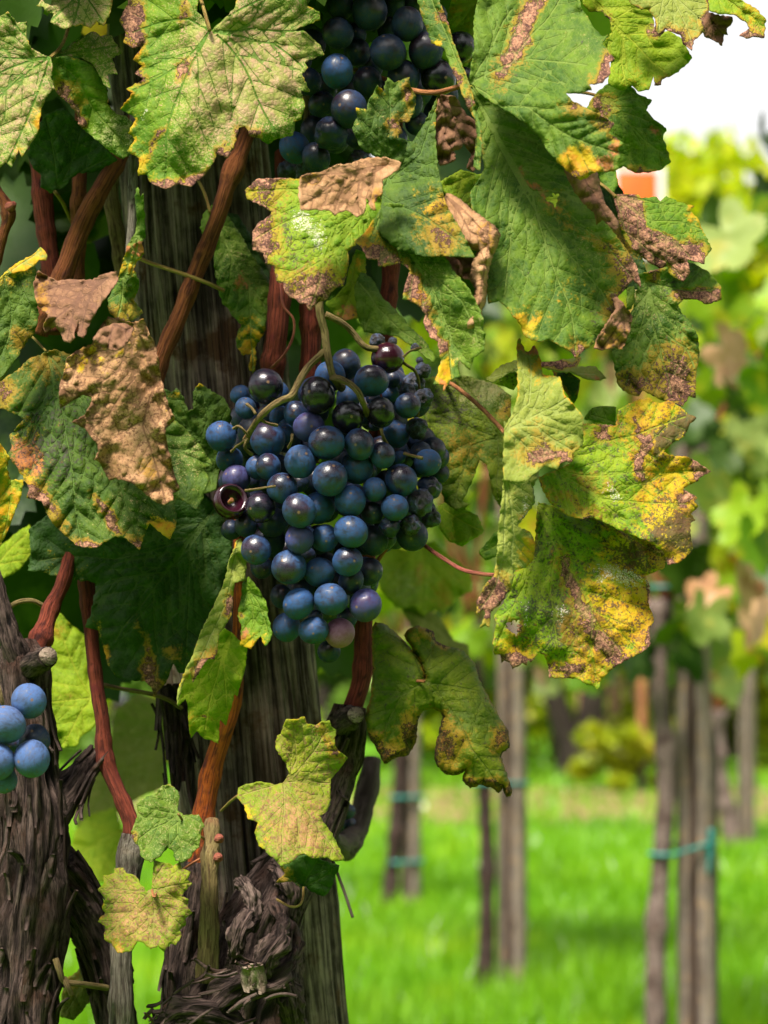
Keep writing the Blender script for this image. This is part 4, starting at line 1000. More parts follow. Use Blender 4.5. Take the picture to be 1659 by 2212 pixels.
# ------------------------------------------------------------------ the leaves of the two near vines, one by one
# top left: three pale stippled leaves
leaf(VL, [dict(k='A', o=[(190,30),(215,0),(220,-60),(590,-60),(575,60),(540,135),(500,110),(470,145),(420,125),(375,135),(330,150),(260,115),(280,70),(240,65),(225,35)],
     b=(420,-50), t=[(380,130),(540,125),(260,110)], Y=.885, g=(.2,.55), e=dict(br=(.25,3)), all=dict(pa=.75))], 'pale', 'pale stippled leaf cut off by the top edge of the photo')
leaf(VL, [
    dict(k='A', o=[(-90,40),(0,85),(40,60),(90,120),(140,110),(135,180),(160,250),(235,290),(262,296),(272,340),(265,400),(285,460),(250,490),(215,560),(195,690),(150,760),(112,815),(100,770),(60,870),(30,840),(0,868),(-90,880)],
     b=(262,297), t=[(40,75),(-80,290),(-60,560),(35,850),(-80,420)], Y=.885, g=(-.25,.15), folds=[((262,297),(20,640),-.22)], e=dict(ye=(.25,5)), all=dict(pa=.66), bl=[('pa',60,480,240,.22),('ye',215,610,90,.6),('br',110,790,50,.5),('rd',60,520,120,.22)], vsp=44),
    dict(k='A', o=[(250,300),(300,270),(345,255),(385,215),(430,190),(470,165),(500,170),(520,190),(580,185),(590,215),(635,275),(580,300),(610,385),(560,380),(570,462),(540,440),(510,380),(480,330),(440,310),(400,290),(330,300)],
     b=(262,297), t=[(600,240),(565,440),(480,170)], Y=.90, g=(.15,.9), all=dict(pa=.62), tooth=3),
    dict(k='A', o=[(258,300),(350,290),(440,318),(490,350),(530,400),(560,470),(555,540),(600,590),(650,600),(695,640),(690,790),(640,825),(590,800),(540,760),(470,700),(410,650),(400,590),(360,540),(300,490),(280,440),(266,370)],
     b=(300,330), t=[[(400,400),(480,560),(660,760)]], Y=.893, g=(.5,.1), folds=[((430,380),(640,800),.9)], m='mid', e=dict(ye=(.3,5)), all=dict(pa=.36), bl=[('br',330,450,75,1.0),('br',390,560,60,1.1),('br',395,620,40,1.1),('pa',560,730,140,.35),('pa',660,640,90,.4),('rd',600,700,90,.2)])],
    'pale', 'pale pinkish-green leaf on the left with a twisted lobe', pet=('A', [(262,297,.89),(310,250,.90),(340,190,.93),(365,100,.97)], 4.2))
leaf(VL, [dict(k='A', o=[(140,800),(180,680),(230,600),(330,555),(420,650),(540,760),(610,830),(500,890),(400,900),(330,970),(260,1002),(210,970),(215,910),(170,870)],
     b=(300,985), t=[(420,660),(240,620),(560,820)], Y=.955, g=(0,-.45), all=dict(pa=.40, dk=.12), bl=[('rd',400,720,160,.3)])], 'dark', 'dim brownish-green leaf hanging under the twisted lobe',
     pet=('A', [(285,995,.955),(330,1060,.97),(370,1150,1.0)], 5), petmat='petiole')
# the largest leaf at the top
leaf(VM, [
    dict(k='A', o=[(675,-70),(665,10),(620,110),(652,170),(640,220),(690,250),(740,240),(690,310),(740,340),(700,382),(745,410),(725,425),(655,462),(690,480),(622,565),(690,602),(705,620),(664,690),(700,722),(660,785),(722,820),(715,912),(742,905),(760,905),(775,940),(790,955),(860,980),(930,953),(990,968),(1060,910),(1110,838),(1128,796),(1180,820),(1210,772),(1238,662),(1270,655),(1300,708),(1350,718),(1385,747),(1430,722),(1520,700),(1530,632),(1562,620),(1580,540),(1560,470),(1606,477),(1565,382),(1597,352),(1580,322),(1659,290),(1682,285),(1655,230),(1620,200),(1585,165),(1520,155),(1600,125),(1660,102),(1655,60),(1590,30),(1580,-70),(1250,-70),(1215,45),(1150,110),(1100,156),(1078,148),(1052,90),(1020,60),(1040,-70)],
     b=(1088,158), t=[[(1000,320),(900,560),(860,740),(850,960)],[(1200,260),(1300,420),(1440,700)],[(1300,150),(1600,160)],[(1250,190),(1420,230),(1570,350)],[(980,100),(860,110),(690,170)],[(930,340),(690,470)],[(1230,60),(1400,-20)]],
     Y=.872, c=(1050,500), g=(-.10,.18), q=(2.2,1.2,0), folds=[((1088,158),(855,960),.34)], warp=.005, e=dict(ye=(.30,7),br=(.10,4)),
     bl=[('pa',1250,230,380,.46),('pa',1500,200,240,.25),('pa',1150,380,280,.24),('pa',1380,480,200,.22),('pa',1240,560,260,.18),('pa',1080,650,260,.12),('pa',1000,830,200,.15),('br',690,120,(75,170),1.2),('br',720,390,50,.8),('ye',700,300,90,.4),('ye',720,560,(90,330),.24),('ye',760,860,120,.40),('br',850,960,(160,38),1.3),('br',1030,920,(90,35),1.2,-35),('br',1180,790,(60,50),1.1),('br',1300,690,(90,36),.9),('br',940,365,38,1.5),('br',840,690,(70,28),.75,-65),('br',800,780,(50,22),.65,-60),('rd',800,840,90,.3),('br',950,60,(30,90),.7),('dk',900,500,(40,300),.18),('wh',765,600,20,1.0)], all=dict(pa=.38), vsp=50, vmax=150)],
     'pale', 'large green leaf with pale pink stippling and a brown tip, top left of centre', pet=('A', [(1088,158,.872),(1060,60,.88),(1035,-40,.91),(1030,-160,.95)], 4.2))
# backlit leaf behind the upper bunch
leaf(VM, [dict(k='B', o=[(1100,-70),(1340,-70),(1320,100),(1300,200),(1295,300),(1255,345),(1195,335),(1185,180),(1140,80)], b=(1340,-40), t=[(1230,330),(1190,150)], Y=1.02, g=(.2,.1), bl=[('rd',1270,300,60,.8),('ye',1200,60,160,.5)])], 'lime', 'bright lime leaf glowing behind the upper bunch')
# big leaf on the right of the upper bunch: folded strip, upper lobes, long lower lobe
leaf(VM, [
    dict(k='C', o=[(112,430),(118,350),(135,250),(132,110),(155,0),(160,-70),(520,-70),(665,-70),(690,40),(730,100),(760,150),(800,190),(830,180),(800,230),(866,305),(835,322),(842,380),(800,430),(732,438),(745,468),(690,480),(612,480),(640,520),(700,555),(780,590),(862,640),(830,690),(912,745),(880,772),(898,820),(870,850),(887,870),(860,890),(770,890),(690,935),(640,905),(580,850),(520,790),(470,700),(400,640),(330,590),(240,540),(160,480)],
     b=(112,438), t=[[(200,290),(260,170),(330,50)],[(300,340),(420,310),(720,340)],[(280,555),(420,560),(620,700),(870,790)],[(330,330),(500,120),(600,-40)]], Y=.856, c=(450,430), g=(.10,.16), q=(1.5,1,0), folds=[((112,438),(480,-60),-.55),((260,545),(870,560),.45)], vsp=40, quilt=.0022,
     m='cool', e=dict(br=(.12,4)), bl=[('br',400,110,(60,240),1.15,25),('br',300,330,(60,120),.8,30),('dk',280,420,120,.45),('br',820,330,55,1.1),('br',800,400,(70,40),1.0,-30),('ye',780,440,60,.6),('rd',880,720,60,.9),('br',870,690,55,.7),('rd',820,850,90,.8),('ye',700,880,130,.8),('ye',600,820,90,.5),('br',680,900,60,.6),('br',640,560,(90,50),.7),('br',800,610,70,.65),('pa',700,300,200,.28),('pa',600,100,200,.2),('dk',690,230,50,.35),('dk',800,650,100,.35)], all=dict(pa=.17)),
    dict(k='C', o=[(112,440),(210,480),(320,530),(420,590),(500,650),(580,750),(650,840),(700,920),(745,1010),(790,1100),(840,1181),(930,1300),(980,1385),(1002,1492),(960,1452),(930,1482),(900,1520),(860,1560),(882,1640),(830,1662),(770,1752),(750,1785),(700,1822),(665,1858),(640,1825),(610,1811),(570,1786),(520,1761),(490,1771),(430,1763),(390,1731),(380,1690),(330,1630),(300,1590),(265,1560),(210,1575),(205,1540),(190,1400),(180,1250),(130,1150),(115,1000),(165,920),(190,870),(165,700),(145,580)],
     b=(112,440), t=[[(220,650),(340,880),(440,1020),(520,1300),(620,1560),(660,1830)],[(420,980),(600,1080),(820,1260),(960,1440)],[(400,960),(330,1180),(290,1540)],[(470,1120),(700,1400),(850,1600)]], Y=.870, c=(450,1200), g=(.12,.30), q=(1.6,.6,0), folds=[((112,440),(460,1040),-.22)], vsp=52, vmax=150,
     m='cool', e=dict(br=(.22,4.5)), all=dict(pa=.30), bl=[('ye',560,1600,330,.22),('ye',720,1420,200,.2),('rd',490,1020,(130,40),.75,35),('rd',380,900,(30,90),.6,-30),('br',560,1060,80,.42),('br',640,1160,60,.38),('dk',500,1400,400,.22),('dk',300,800,260,.18),('pa',300,700,200,.14),('pa',760,1280,160,.3),('br',900,1370,110,.55),('br',960,1450,80,.9),('br',860,1590,70,.7),('dk',780,1640,70,.5),('br',660,1820,60,.7),('ye',380,1680,100,.6),('br',800,1260,(120,40),.5,35)], holes=[(545,1035,30)]),
    dict(k='B', o=[(985,-70),(1090,-70),(1130,40),(1165,130),(1182,200),(1228,320),(1270,430),(1300,530),(1332,650),(1337,760),(1327,885),(1292,862),(1312,700),(1300,620),(1265,560),(1240,500),(1200,400),(1165,320),(1140,250),(1075,225),(1050,150),(1020,70)],
     b=(1268,430), t=[[(1180,240),(1110,80),(1050,-60)],[(1310,650),(1315,850)]], Y=.862, g=(-.9,.3), folds=[((1268,430),(1100,60),-.5)], m='cool', e=dict(br=(.2,4)), bl=[('br',1140,100,(30,110),.8,-60),('br',1210,400,(30,60),1.0),('br',1270,530,(30,90),.8),('ye',1110,225,60,.8)], all=dict(pa=.35))],
    'cool', 'big dark green leaf beside the upper bunch with a long broad lobe hanging down', pet=('B', [(1268,432,.864),(1200,455,.868),(1090,480,.880),(960,465,.905),(860,420,.935),(760,390,.955),(680,362,.985)], 6.2), petmat='petbrown')
# leaves at the top right against the sky
leaf(VM, [dict(k='C', o=[(690,-70),(930,-70),(1010,40),(1060,70),(1075,180),(1140,160),(1210,200),(1266,300),(1235,335),(1182,378),(1110,412),(1105,440),(1070,443),(1065,393),(1040,467),(985,475),(950,440),(900,470),(830,440),(832,380),(850,310),(790,235),(850,170),(840,110),(800,60),(730,60),(700,20)],
     b=(720,-40), t=[[(880,150),(1000,260),(1120,370)],[(920,180),(1080,180)],[(910,200),(900,330),(920,440)],[(860,100),(960,40)]], Y=.93, g=(.1,.2), vsp=44, e=dict(br=(.22,3.5)), bl=[('br',1110,430,45,.9),('br',1060,170,40,.9),('br',800,90,60,.8),('ye',960,430,100,.5)], holes=[(770,95,26)])],
     'lime', 'translucent light green leaf against the sky at the upper right', petmat='petiole', pet=('C', [(720,-40,.93),(640,-120,.95),(540,-200,.99)], 4))
leaf(VM, [dict(k='C', o=[(920,-70),(1350,-70),(1352,60),(1320,100),(1332,160),(1272,212),(1265,262),(1220,232),(1205,180),(1160,165),(1128,150),(1100,190),(1070,180),(1075,100),(1040,50),(990,42),(940,10)], b=(1130,-60), t=[(1270,240),(1090,170),(1330,120)], Y=.905, g=(0,.5), e=dict(br=(.7,6)), all=dict(pa=.42), bl=[('br',1220,190,80,.5)])], 'under', 'greyish-green leaf with a purple-brown torn edge at the top right')
leaf(VM, [dict(k='C', o=[(1335,-70),(1480,-50),(1540,15),(1602,50),(1648,100),(1640,196),(1580,190),(1548,200),(1510,186),(1562,145),(1540,110),(1480,75),(1400,72),(1350,50)], b=(1340,-60), t=[[(1480,20),(1600,100),(1630,180)]], Y=.93, g=(.1,.5), folds=[((1340,-40),(1640,160),-.6)], e=dict(br=(.35,4)), bl=[('rd',1610,150,100,.6),('br',1540,190,60,1.2),('ye',1560,80,160,.5)]),
     dict(k='C', o=[(1330,60),(1400,75),(1475,88),(1478,110),(1445,150),(1452,182),(1432,180),(1422,238),(1380,210),(1330,190),(1310,120)], b=(1340,70), t=[(1440,200)], Y=.935, g=(.1,.1), m='brown', crumple=.003)], 'yellow', 'thin yellow-green leaf with a brown scrap at the very top right')
leaf(VM, [dict(k='C', o=[(780,470),(880,400),(968,378),(950,450),(990,490),(1058,520),(1028,572),(1062,612),(1132,665),(1115,710),(1157,840),(1100,882),(1050,892),(970,897),(910,862),(868,880),(882,960),(850,1015),(800,960),(760,860),(700,760),(700,600),(740,520)],
     b=(790,500), t=[[(900,600),(1010,720),(1130,800)],[(860,520),(960,480),(1040,520)],[(820,640),(870,880)],[(900,580),(1110,670)]], Y=.95, g=(.15,.1), bl=[('br',840,570,60,.7),('br',760,540,50,.9),('rd',1060,690,60,.7),('br',1020,885,(90,25),1.0),('ye',1130,780,60,.4),('dk',860,700,120,.3)], vsp=40)],
     'mid', 'toothed green leaf seen from below against the sky at the right', pet=('C', [(790,500,.95),(700,480,.96),(560,470,.985)], 4))
leaf(VM, [
    dict(k='C', o=[(855,1012),(920,1005),(990,1010),(1000,1026),(1080,1020),(1100,1045),(1132,1018),(1200,1050),(1277,1070),(1250,1090),(1300,1140),(1312,1180),(1347,1240),(1367,1290),(1335,1332),(1330,1368),(1262,1350),(1240,1345),(1255,1410),(1220,1462),(1150,1422),(1060,1370),(960,1300),(905,1220),(880,1120)],
     b=(870,1020), t=[[(960,1080),(1100,1200),(1260,1340)],[(1000,1035),(1230,1075)],[(1060,1150),(1200,1150),(1310,1190)],[(920,1200),(1040,1300),(1220,1440)]], Y=.925, g=(.1,.25), folds=[((900,1100),(1300,1400),.5)], m='mid', quilt=.002,
     bl=[('br',960,1180,(60,190),1.2,-25),('br',1110,1290,(260,55),1.3,38),('br',1280,1330,90,1.0),('br',930,1020,80,.9),('br',1100,1340,(200,60),.8,38),('ye',1280,1180,120,.4),('ye',1240,1090,60,.5)], e=dict(ye=(.2,4)), all=dict(pa=.2)),
    dict(k='F', o=[(1230,190),(1300,220),(1352,250),(1412,320),(1418,392),(1340,417),(1290,390),(1222,390),(1192,420),(1217,470),(1262,512),(1297,590),(1302,690),(1287,770),(1282,902),(1250,890),(1217,947),(1150,922),(1100,912),(1050,880),(1010,862),(990,892),(940,882),(900,852),(880,830),(862,740),(850,650),(900,600),(940,500),(970,400),(990,260),(1090,235)],
     b=(1040,300), t=[[(1060,520),(1110,700),(1160,900)],[(1010,500),(960,700),(920,840)],[(1120,560),(1230,640),(1280,760)],[(1150,330),(1390,340)]], Y=.915, c=(1100,600), g=(.25,.25), q=(2.5,0,0), folds=[((1040,300),(1150,900),.3)], m='cool', quilt=.0026, vsp=34,
     bl=[('br',1180,720,150,.62),('br',970,820,110,.7),('br',1210,880,120,.75),('br',1360,370,(90,40),1.2),('dk',1180,620,200,.35),('br',1250,370,(130,30),1.0),('dk',1150,330,90,.5),('pa',1060,420,200,.3),('br',1060,250,50,.8),('wh',950,830,70,.4)], all=dict(pa=.34, dk=.1), e=dict(br=(.12,5)))],
    'cool', 'lower right leaf with a brown scorched band and a purple-grey lower lobe', pet=('C', [(870,1020,.925),(800,960,.94),(690,900,.97)], 4))
leaf(VM, [dict(k='C', o=[(740,860),(830,900),(900,980),(960,1100),(990,1250),(1030,1420),(1010,1500),(920,1500),(850,1350),(790,1180),(740,1000)], b=(780,870), t=[[(880,1150),(980,1450)]], Y=.962, g=(.1,.2), all=dict(pa=.25), bl=[('br',900,1250,120,.6)])], 'dark', 'shaded leaf glimpsed between the broad lobe and the scorched leaf')
leaf(VM, [dict(k='C', o=[(440,1000),(520,950),(640,960),(690,1030),(660,1110),(560,1140),(460,1100)], b=(460,1050), t=[(660,1040)], Y=1.0, g=(.1,.3))], 'lime', 'bright leaf showing only through the tear in the broad lobe')
# dry grey-brown curl between the right-hand leaves
leaf(VM, [dict(k='C', o=[(600,880),(690,925),(770,892),(786,960),(812,1050),(862,1120),(886,1160),(870,1200),(830,1165),(800,1140),(770,1166),(760,1110),(690,1040),(650,980)], b=(700,910), t=[[(760,1020),(860,1180)],(780,1150)], Y=.852, g=(.5,.1), folds=[((690,920),(860,1180),.9)], crumple=.0035, bl=[('pa',760,1030,120,.5)])], 'brown', 'withered grey-brown curl tucked against the big leaf')
leaf(VM, [dict(k='F', o=[(855,385),(880,380),(930,445),(957,480),(942,560),(905,650),(860,640),(800,655),(757,645),(775,590),(830,500),(870,440)], b=(890,400), t=[[(900,500),(800,640)],(920,600)], Y=.855, g=(.5,.2), crumple=.005, bl=[('br',870,600,120,.4)]),
     dict(k='F', o=[(930,330),(965,320),(970,390),(950,440),(925,445)], Y=.857, g=(.3,0), m='olive')], 'brown', 'shrivelled brown scrap on the edge of the broad lobe')
# centre: blotched leaf over the bunch
leaf(VM, [
    dict(k='B', o=[(820,1012),(825,940),(860,860),(780,810),(705,762),(665,662),(692,610),(684,558),(742,572),(750,520),(772,490),(796,442),(826,472),(848,402),(880,430),(962,400),(966,450),(997,500),(985,590),(950,636),(905,630),(925,690),(900,712),(977,736),(1040,640),(1110,495),(1127,480),(1102,560),(1096,700),(1106,850),(1132,980),(1152,1060),(1232,1200),(1302,1335),(1200,1330),(1050,1330),(900,1300),(800,1200)],
     b=(812,1012), t=[[(860,900),(850,720),(850,430)],[(900,900),(1020,800),(1110,520)],[(960,1090),(1120,1180),(1260,1300)],[(820,780),(700,620)]], Y=.868, c=(900,950), g=(.1,.30), folds=[((812,1012),(1110,520),-.5)], m='deep', quilt=.0022, vsp=38,
     all=dict(pa=.3), bl=[('ye',1080,1050,150,.5),('ye',700,570,60,.7),('ye',800,470,50,.7),('br',960,480,(40,110),.9),('br',910,660,60,.8),('ye',1120,560,(40,160),.6),('br',1130,1230,130,.7),('br',1110,1050,60,.6),('pa',800,600,200,.2),('dk',820,480,30,.5)]),
    dict(k='E', o=[(275,-176),(335,-230),(430,-238),(520,-235),(640,-225),(960,-150),(1000,-110),(1010,0),(900,60),(845,90),(850,110),(810,140),(812,200),(797,280),(782,325),(745,330),(720,352),(700,388),(655,405),(610,447),(590,410),(560,412),(530,385),(510,382),(480,350),(475,305),(440,300),(425,220),(380,207),(375,150),(315,137),(315,40),(340,0),(400,-40),(412,-65),(330,-110),(285,-130)],
     b=(950,-140), t=[[(760,0),(680,200),(612,430)],[(740,-60),(560,-40),(330,80)],[(700,-150),(500,-180),(300,-170)],[(720,100),(790,300)],[(690,180),(480,300)]], Y=.852, c=(600,60), g=(.12,.32), q=(2.0,1.2,0), folds=[((950,-140),(612,430),.28)], m='yellow', vsp=36,
     all=dict(pa=.36), bl=[('br',560,330,(200,120),.62),('br',380,60,120,.6),('br',700,300,110,.5),('dk',450,80,240,.42),('dk',620,300,240,.45),('wh',620,60,(60,170),.62,-35),('wh',560,-10,60,.4),('wh',690,10,70,.42),('br',610,420,90,.7),('rd',700,380,110,.7),('rd',520,330,120,.5),('br',370,-190,130,.75),('br',340,110,70,.9),('dk',380,-120,150,.4),('ye',560,360,200,.35),('ye',700,250,160,.3)], e=dict(br=(.32,6))),
    dict(k='E', o=[(845,90),(870,70),(900,40),(1000,-110),(1100,-100),(1200,20),(1300,150),(1370,260),(1440,340),(1490,440),(1512,500),(1500,550),(1522,570),(1512,660),(1462,690),(1440,757),(1385,705),(1378,740),(1390,790),(1340,810),(1302,868),(1308,832),(1250,832),(1272,780),(1290,705),(1277,612),(1230,582),(1200,510),(1212,470),(1170,420),(1122,392),(1090,388),(1105,310),(1132,242),(1085,202),(1040,210),(970,222),(960,180),(910,182),(882,122)],
     b=(960,-120), t=[[(1100,100),(1250,330),(1340,560),(1350,800)],[(1200,230),(1400,400),(1490,620)],[(1050,40),(1080,180)]], Y=.858, c=(1200,300), g=(-.30,.25), folds=[((960,-120),(1300,480),-.75),((1300,480),(1340,830),-.4)], m='cool', vsp=34,
     all=dict(pa=.38), e=dict(br=(.10,4)), bl=[('br',970,160,(120,60),1.3,20),('br',1140,320,(50,100),1.2,-25),('rd',1170,390,60,.9),('br',1220,520,(45,110),1.2,-20),('br',1260,600,50,.9),('ye',920,60,120,.7),('ye',1300,740,(60,110),.8),('pa',1290,740,80,.4),('rd',1320,830,60,.8),('ye',1340,800,60,.6),('pa',1470,560,120,.25),('pa',1200,200,160,.2)])],
    'mid', 'blotched yellow-green leaf spread over the middle, covering the stem of the main bunch', pet=('B', [(812,1012,.868),(850,960,.88),(780,900,.91),(680,880,.97)], 4))
leaf(VM, [dict(k='B', o=[(385,1010),(395,920),(430,900),(500,893),(580,855),(660,848),(700,830),(760,818),(840,815),(917,842),(905,880),(850,917),(820,932),(822,1000),(780,1050),(787,1092),(760,1080),(740,1022),(727,1105),(690,1127),(655,1100),(630,1090),(590,1105),(577,1120),(545,1090),(460,1087),(400,1090)],
     b=(840,860), t=[[(700,900),(560,960),(410,1060)],[(700,950),(700,1110)],[(640,900),(440,920)],[(620,980),(570,1110)]], Y=.832, c=(620,960), g=(.1,.75), q=(1.5,-4,0), folds=[((400,900),(900,840),.5)], warp=.007, crumple=.0015, curl=-.003, bl=[('br',790,1040,(40,90),.7),('dk',560,1000,200,.3),('pa',480,960,160,.3),('br',420,910,40,1.2)], all=dict(pa=.35), vsp=30)],
     'tan', 'dry tan leaf draped on the green leaf below the upper bunch')
leaf(VM, [dict(k='E', o=[(1290,-90),(1320,-160),(1370,-140),(1470,-60),(1570,10),(1597,50),(1585,110),(1560,160),(1532,255),(1522,400),(1502,445),(1492,540),(1467,612),(1440,570),(1410,547),(1420,492),(1455,445),(1470,335),(1440,285),(1455,200),(1480,140),(1430,120),(1370,100),(1330,20)],
     b=(1320,-140), t=[[(1440,40),(1540,100),(1490,400),(1460,590)],[(1500,30),(1570,60)]], Y=.838, c=(1450,150), g=(.15,.2), folds=[((1560,60),(1450,590),1.1)], crumple=.004, curl=.010, curlw=16, all=dict(pa=.45), bl=[('br',1540,75,(40,45),1.4)]),
     dict(k='E', o=[(1530,30),(1580,20),(1598,60),(1570,110),(1540,150),(1510,110),(1525,70)], Y=.846, g=(.9,-.4), m='brown', all=dict(br=.9), crumple=.003),
     dict(k='E', o=[(1200,120),(1290,60),(1350,90),(1440,130),(1470,180),(1440,290),(1380,275),(1330,300),(1280,240),(1220,200)], Y=.866, g=(.2,.3), m='brown', crumple=.006, all=dict(pa=.3))], 'tan', 'dry brown leaf rolled into a hanging tube in front of the big leaf', thick=.0004)
leaf(VM, [dict(k='B', o=[(1118,490),(1200,500),(1252,590),(1312,640),(1332,700),(1322,840),(1290,892),(1258,870),(1282,800),(1240,742),(1200,830),(1160,850),(1120,860),(1090,800),(1088,650)], b=(1130,500), t=[[(1200,650),(1300,860)],[(1150,650),(1130,840)]], Y=.885, g=(.3,.2), folds=[((1180,500),(1200,860),.7),((1250,560),(1260,880),-.6)], crumple=.006, bl=[('pa',1200,720,120,.4)], holes=[(1215,800,24)])], 'brown', 'crumpled brown dead tissue hanging between the two large leaves', thick=.0004)
leaf(VM, [dict(k='B', o=[(1105,950),(1160,920),(1230,880),(1310,905),(1352,900),(1310,950),(1272,990),(1337,1045),(1282,1077),(1230,1060),(1180,1030),(1130,985)], b=(1290,900), t=[(1150,960),(1300,1050)], Y=.905, g=(.2,.2), bl=[('br',1310,1030,50,.8),('dk',1200,980,120,.3)])], 'yellow', 'small yellow-green scrap of leaf behind the rolled brown leaf')
# behind the bunch, upper centre
leaf(VM, [dict(k='D', o=[(1035,20),(1060,-60),(1100,-100),(1180,-40),(1250,60),(1300,150),(1420,330),(1397,420),(1382,480),(1372,560),(1322,640),(1332,700),(1312,782),(1290,742),(1300,672),(1262,682),(1225,632),(1232,562),(1252,520),(1212,482),(1190,450),(1150,402),(1132,340),(1115,250),(1110,190),(1110,100),(1060,60)],
     b=(1090,-60), t=[[(1180,120),(1290,320),(1300,600),(1310,770)],[(1200,180),(1170,380)],[(1280,300),(1380,440)]], Y=.965, g=(.35,.15), folds=[((1090,-60),(1310,420),.5)], bl=[('ye',1290,620,(110,180),.7),('rd',1300,380,160,.4),('rd',1250,270,60,.5),('pa',1230,200,200,.3),('br',1280,690,50,.5)], all=dict(pa=.3), tooth=3.5)],
     'cool', 'narrow grey-green leaf with a yellow tip in front of the grey post', petmat='petiole', pet=('D', [(1090,-60,.965),(1060,-160,.97),(1010,-260,.985)], 4))
leaf(VM, [dict(k='D', o=[(1150,-60),(1230,-50),(1300,60),(1330,130),(1402,260),(1432,340),(1422,442),(1400,460),(1330,400),(1250,250),(1180,60)], b=(1160,-50), t=[[(1290,160),(1410,420)]], Y=.985, g=(.2,.1), all=dict(pa=.3))], 'dark', 'dark leaf half hidden behind the narrow grey-green leaf')
leaf(VM, [dict(k='E', o=[(690,410),(740,380),(800,310),(812,240),(850,130),(900,150),(900,260),(850,330),(860,420),(880,480),(800,500),(740,470)], b=(860,150), t=[[(830,320),(780,480)]], Y=.975, g=(.2,.3), bl=[('rd',820,470,100,.8),('ye',850,230,80,.6),('br',860,470,60,.6)])], 'yellow', 'small yellow-green leaf with an orange end behind the blotched leaf')
leaf(VM, [dict(k='E', o=[(840,330),(875,250),(930,280),(985,380),(1060,450),(1135,540),(1200,600),(1262,690),(1250,720),(1150,640),(1060,580),(950,570),(890,560),(860,480)], b=(860,300), t=[[(960,430),(1090,560),(1240,690)]], Y=.962, g=(.3,.6), folds=[((860,300),(1250,700),.8)], all=dict(pa=.32), bl=[('pa',1180,620,100,.3)])], 'cool', 'grey-green leaf folded along its rib above the main bunch')
# left side
leaf(VL, [dict(k='D', o=[(-70,330),(0,290),(20,262),(60,250),(120,215),(165,190),(190,240),(190,330),(192,420),(202,470),(182,560),(132,620),(92,690),(0,805),(-70,810)], b=(20,260), t=[[(60,420),(40,600),(-40,760)],[(100,300),(180,450)]], Y=.905, g=(.3,.2), q=(4,0,0), bl=[('ye',60,270,140,.5),('br',120,600,90,.5),('dk',100,330,150,.35)], all=dict(pa=.2)),
     dict(k='D', o=[(-70,330),(0,282),(50,230),(100,195),(170,160),(212,120),(232,140),(247,166),(240,187),(202,186),(182,215),(140,240),(60,255),(20,268),(0,300)], b=(0,290), t=[[(110,210),(215,140)]], Y=.885, g=(.1,1.1), m='under', all=dict(ye=.42, pa=.3), bl=[('ye',120,200,140,.3)])], 'deep', 'dark leaf at the left edge with a pale yellow rolled rim')
leaf(VL, [dict(k='D', o=[(175,300),(200,240),(225,260),(300,297),(350,288),(420,290),(480,292),(530,262),(602,245),(613,290),(572,350),(532,402),(482,482),(432,592),(404,580),(412,500),(385,562),(388,590),(365,618),(333,610),(312,560),(290,530),(232,562),(224,530),(250,470),(202,430),(180,380)],
     b=(560,280), t=[[(430,330),(380,450),(350,600)],[(400,310),(230,350)],[(480,340),(420,560)],[(400,400),(250,520)]], Y=.872, c=(400,400), g=(.15,.5), q=(-5,-2,0), folds=[((560,270),(420,580),.9),((300,300),(240,540),-.8),((430,300),(350,600),-.5)], crumple=.001, warp=.006, ripple=.009, all=dict(pa=.28), bl=[('br',220,400,(60,160),.5),('dk',460,480,100,.3)], vsp=26)], 'brown', 'greyish-brown dead leaf curled over near the left cane', thick=.0004)
leaf(VM, [dict(k='D', o=[(742,-160),(757,60),(735,100),(748,155),(715,190),(692,232),(722,300),(714,350),(692,392),(742,462),(700,490),(650,512),(600,490),(565,452),(558,400),(590,330),(622,250),(642,170),(662,110),(700,50),(712,-20),(700,-150),(715,-190),(728,-140)],
     b=(728,-30), t=[[(690,100),(640,280),(610,480)],[(660,330),(720,440)],[(660,250),(700,370)]], Y=.885, c=(660,250), g=(.3,.25), folds=[((730,-50),(650,300),1.0),((590,330),(720,440),-.8)], quilt=.003, bl=[('rd',715,110,60,.9),('ye',690,200,80,.9),('rd',690,230,50,.7),('br',720,400,60,.8),('br',600,490,90,.7),('ye',640,350,120,.3)], all=dict(pa=.25), e=dict(ye=(.2,4)))], 'cool', 'narrow green leaf folded double, hanging down above the big dry leaf')
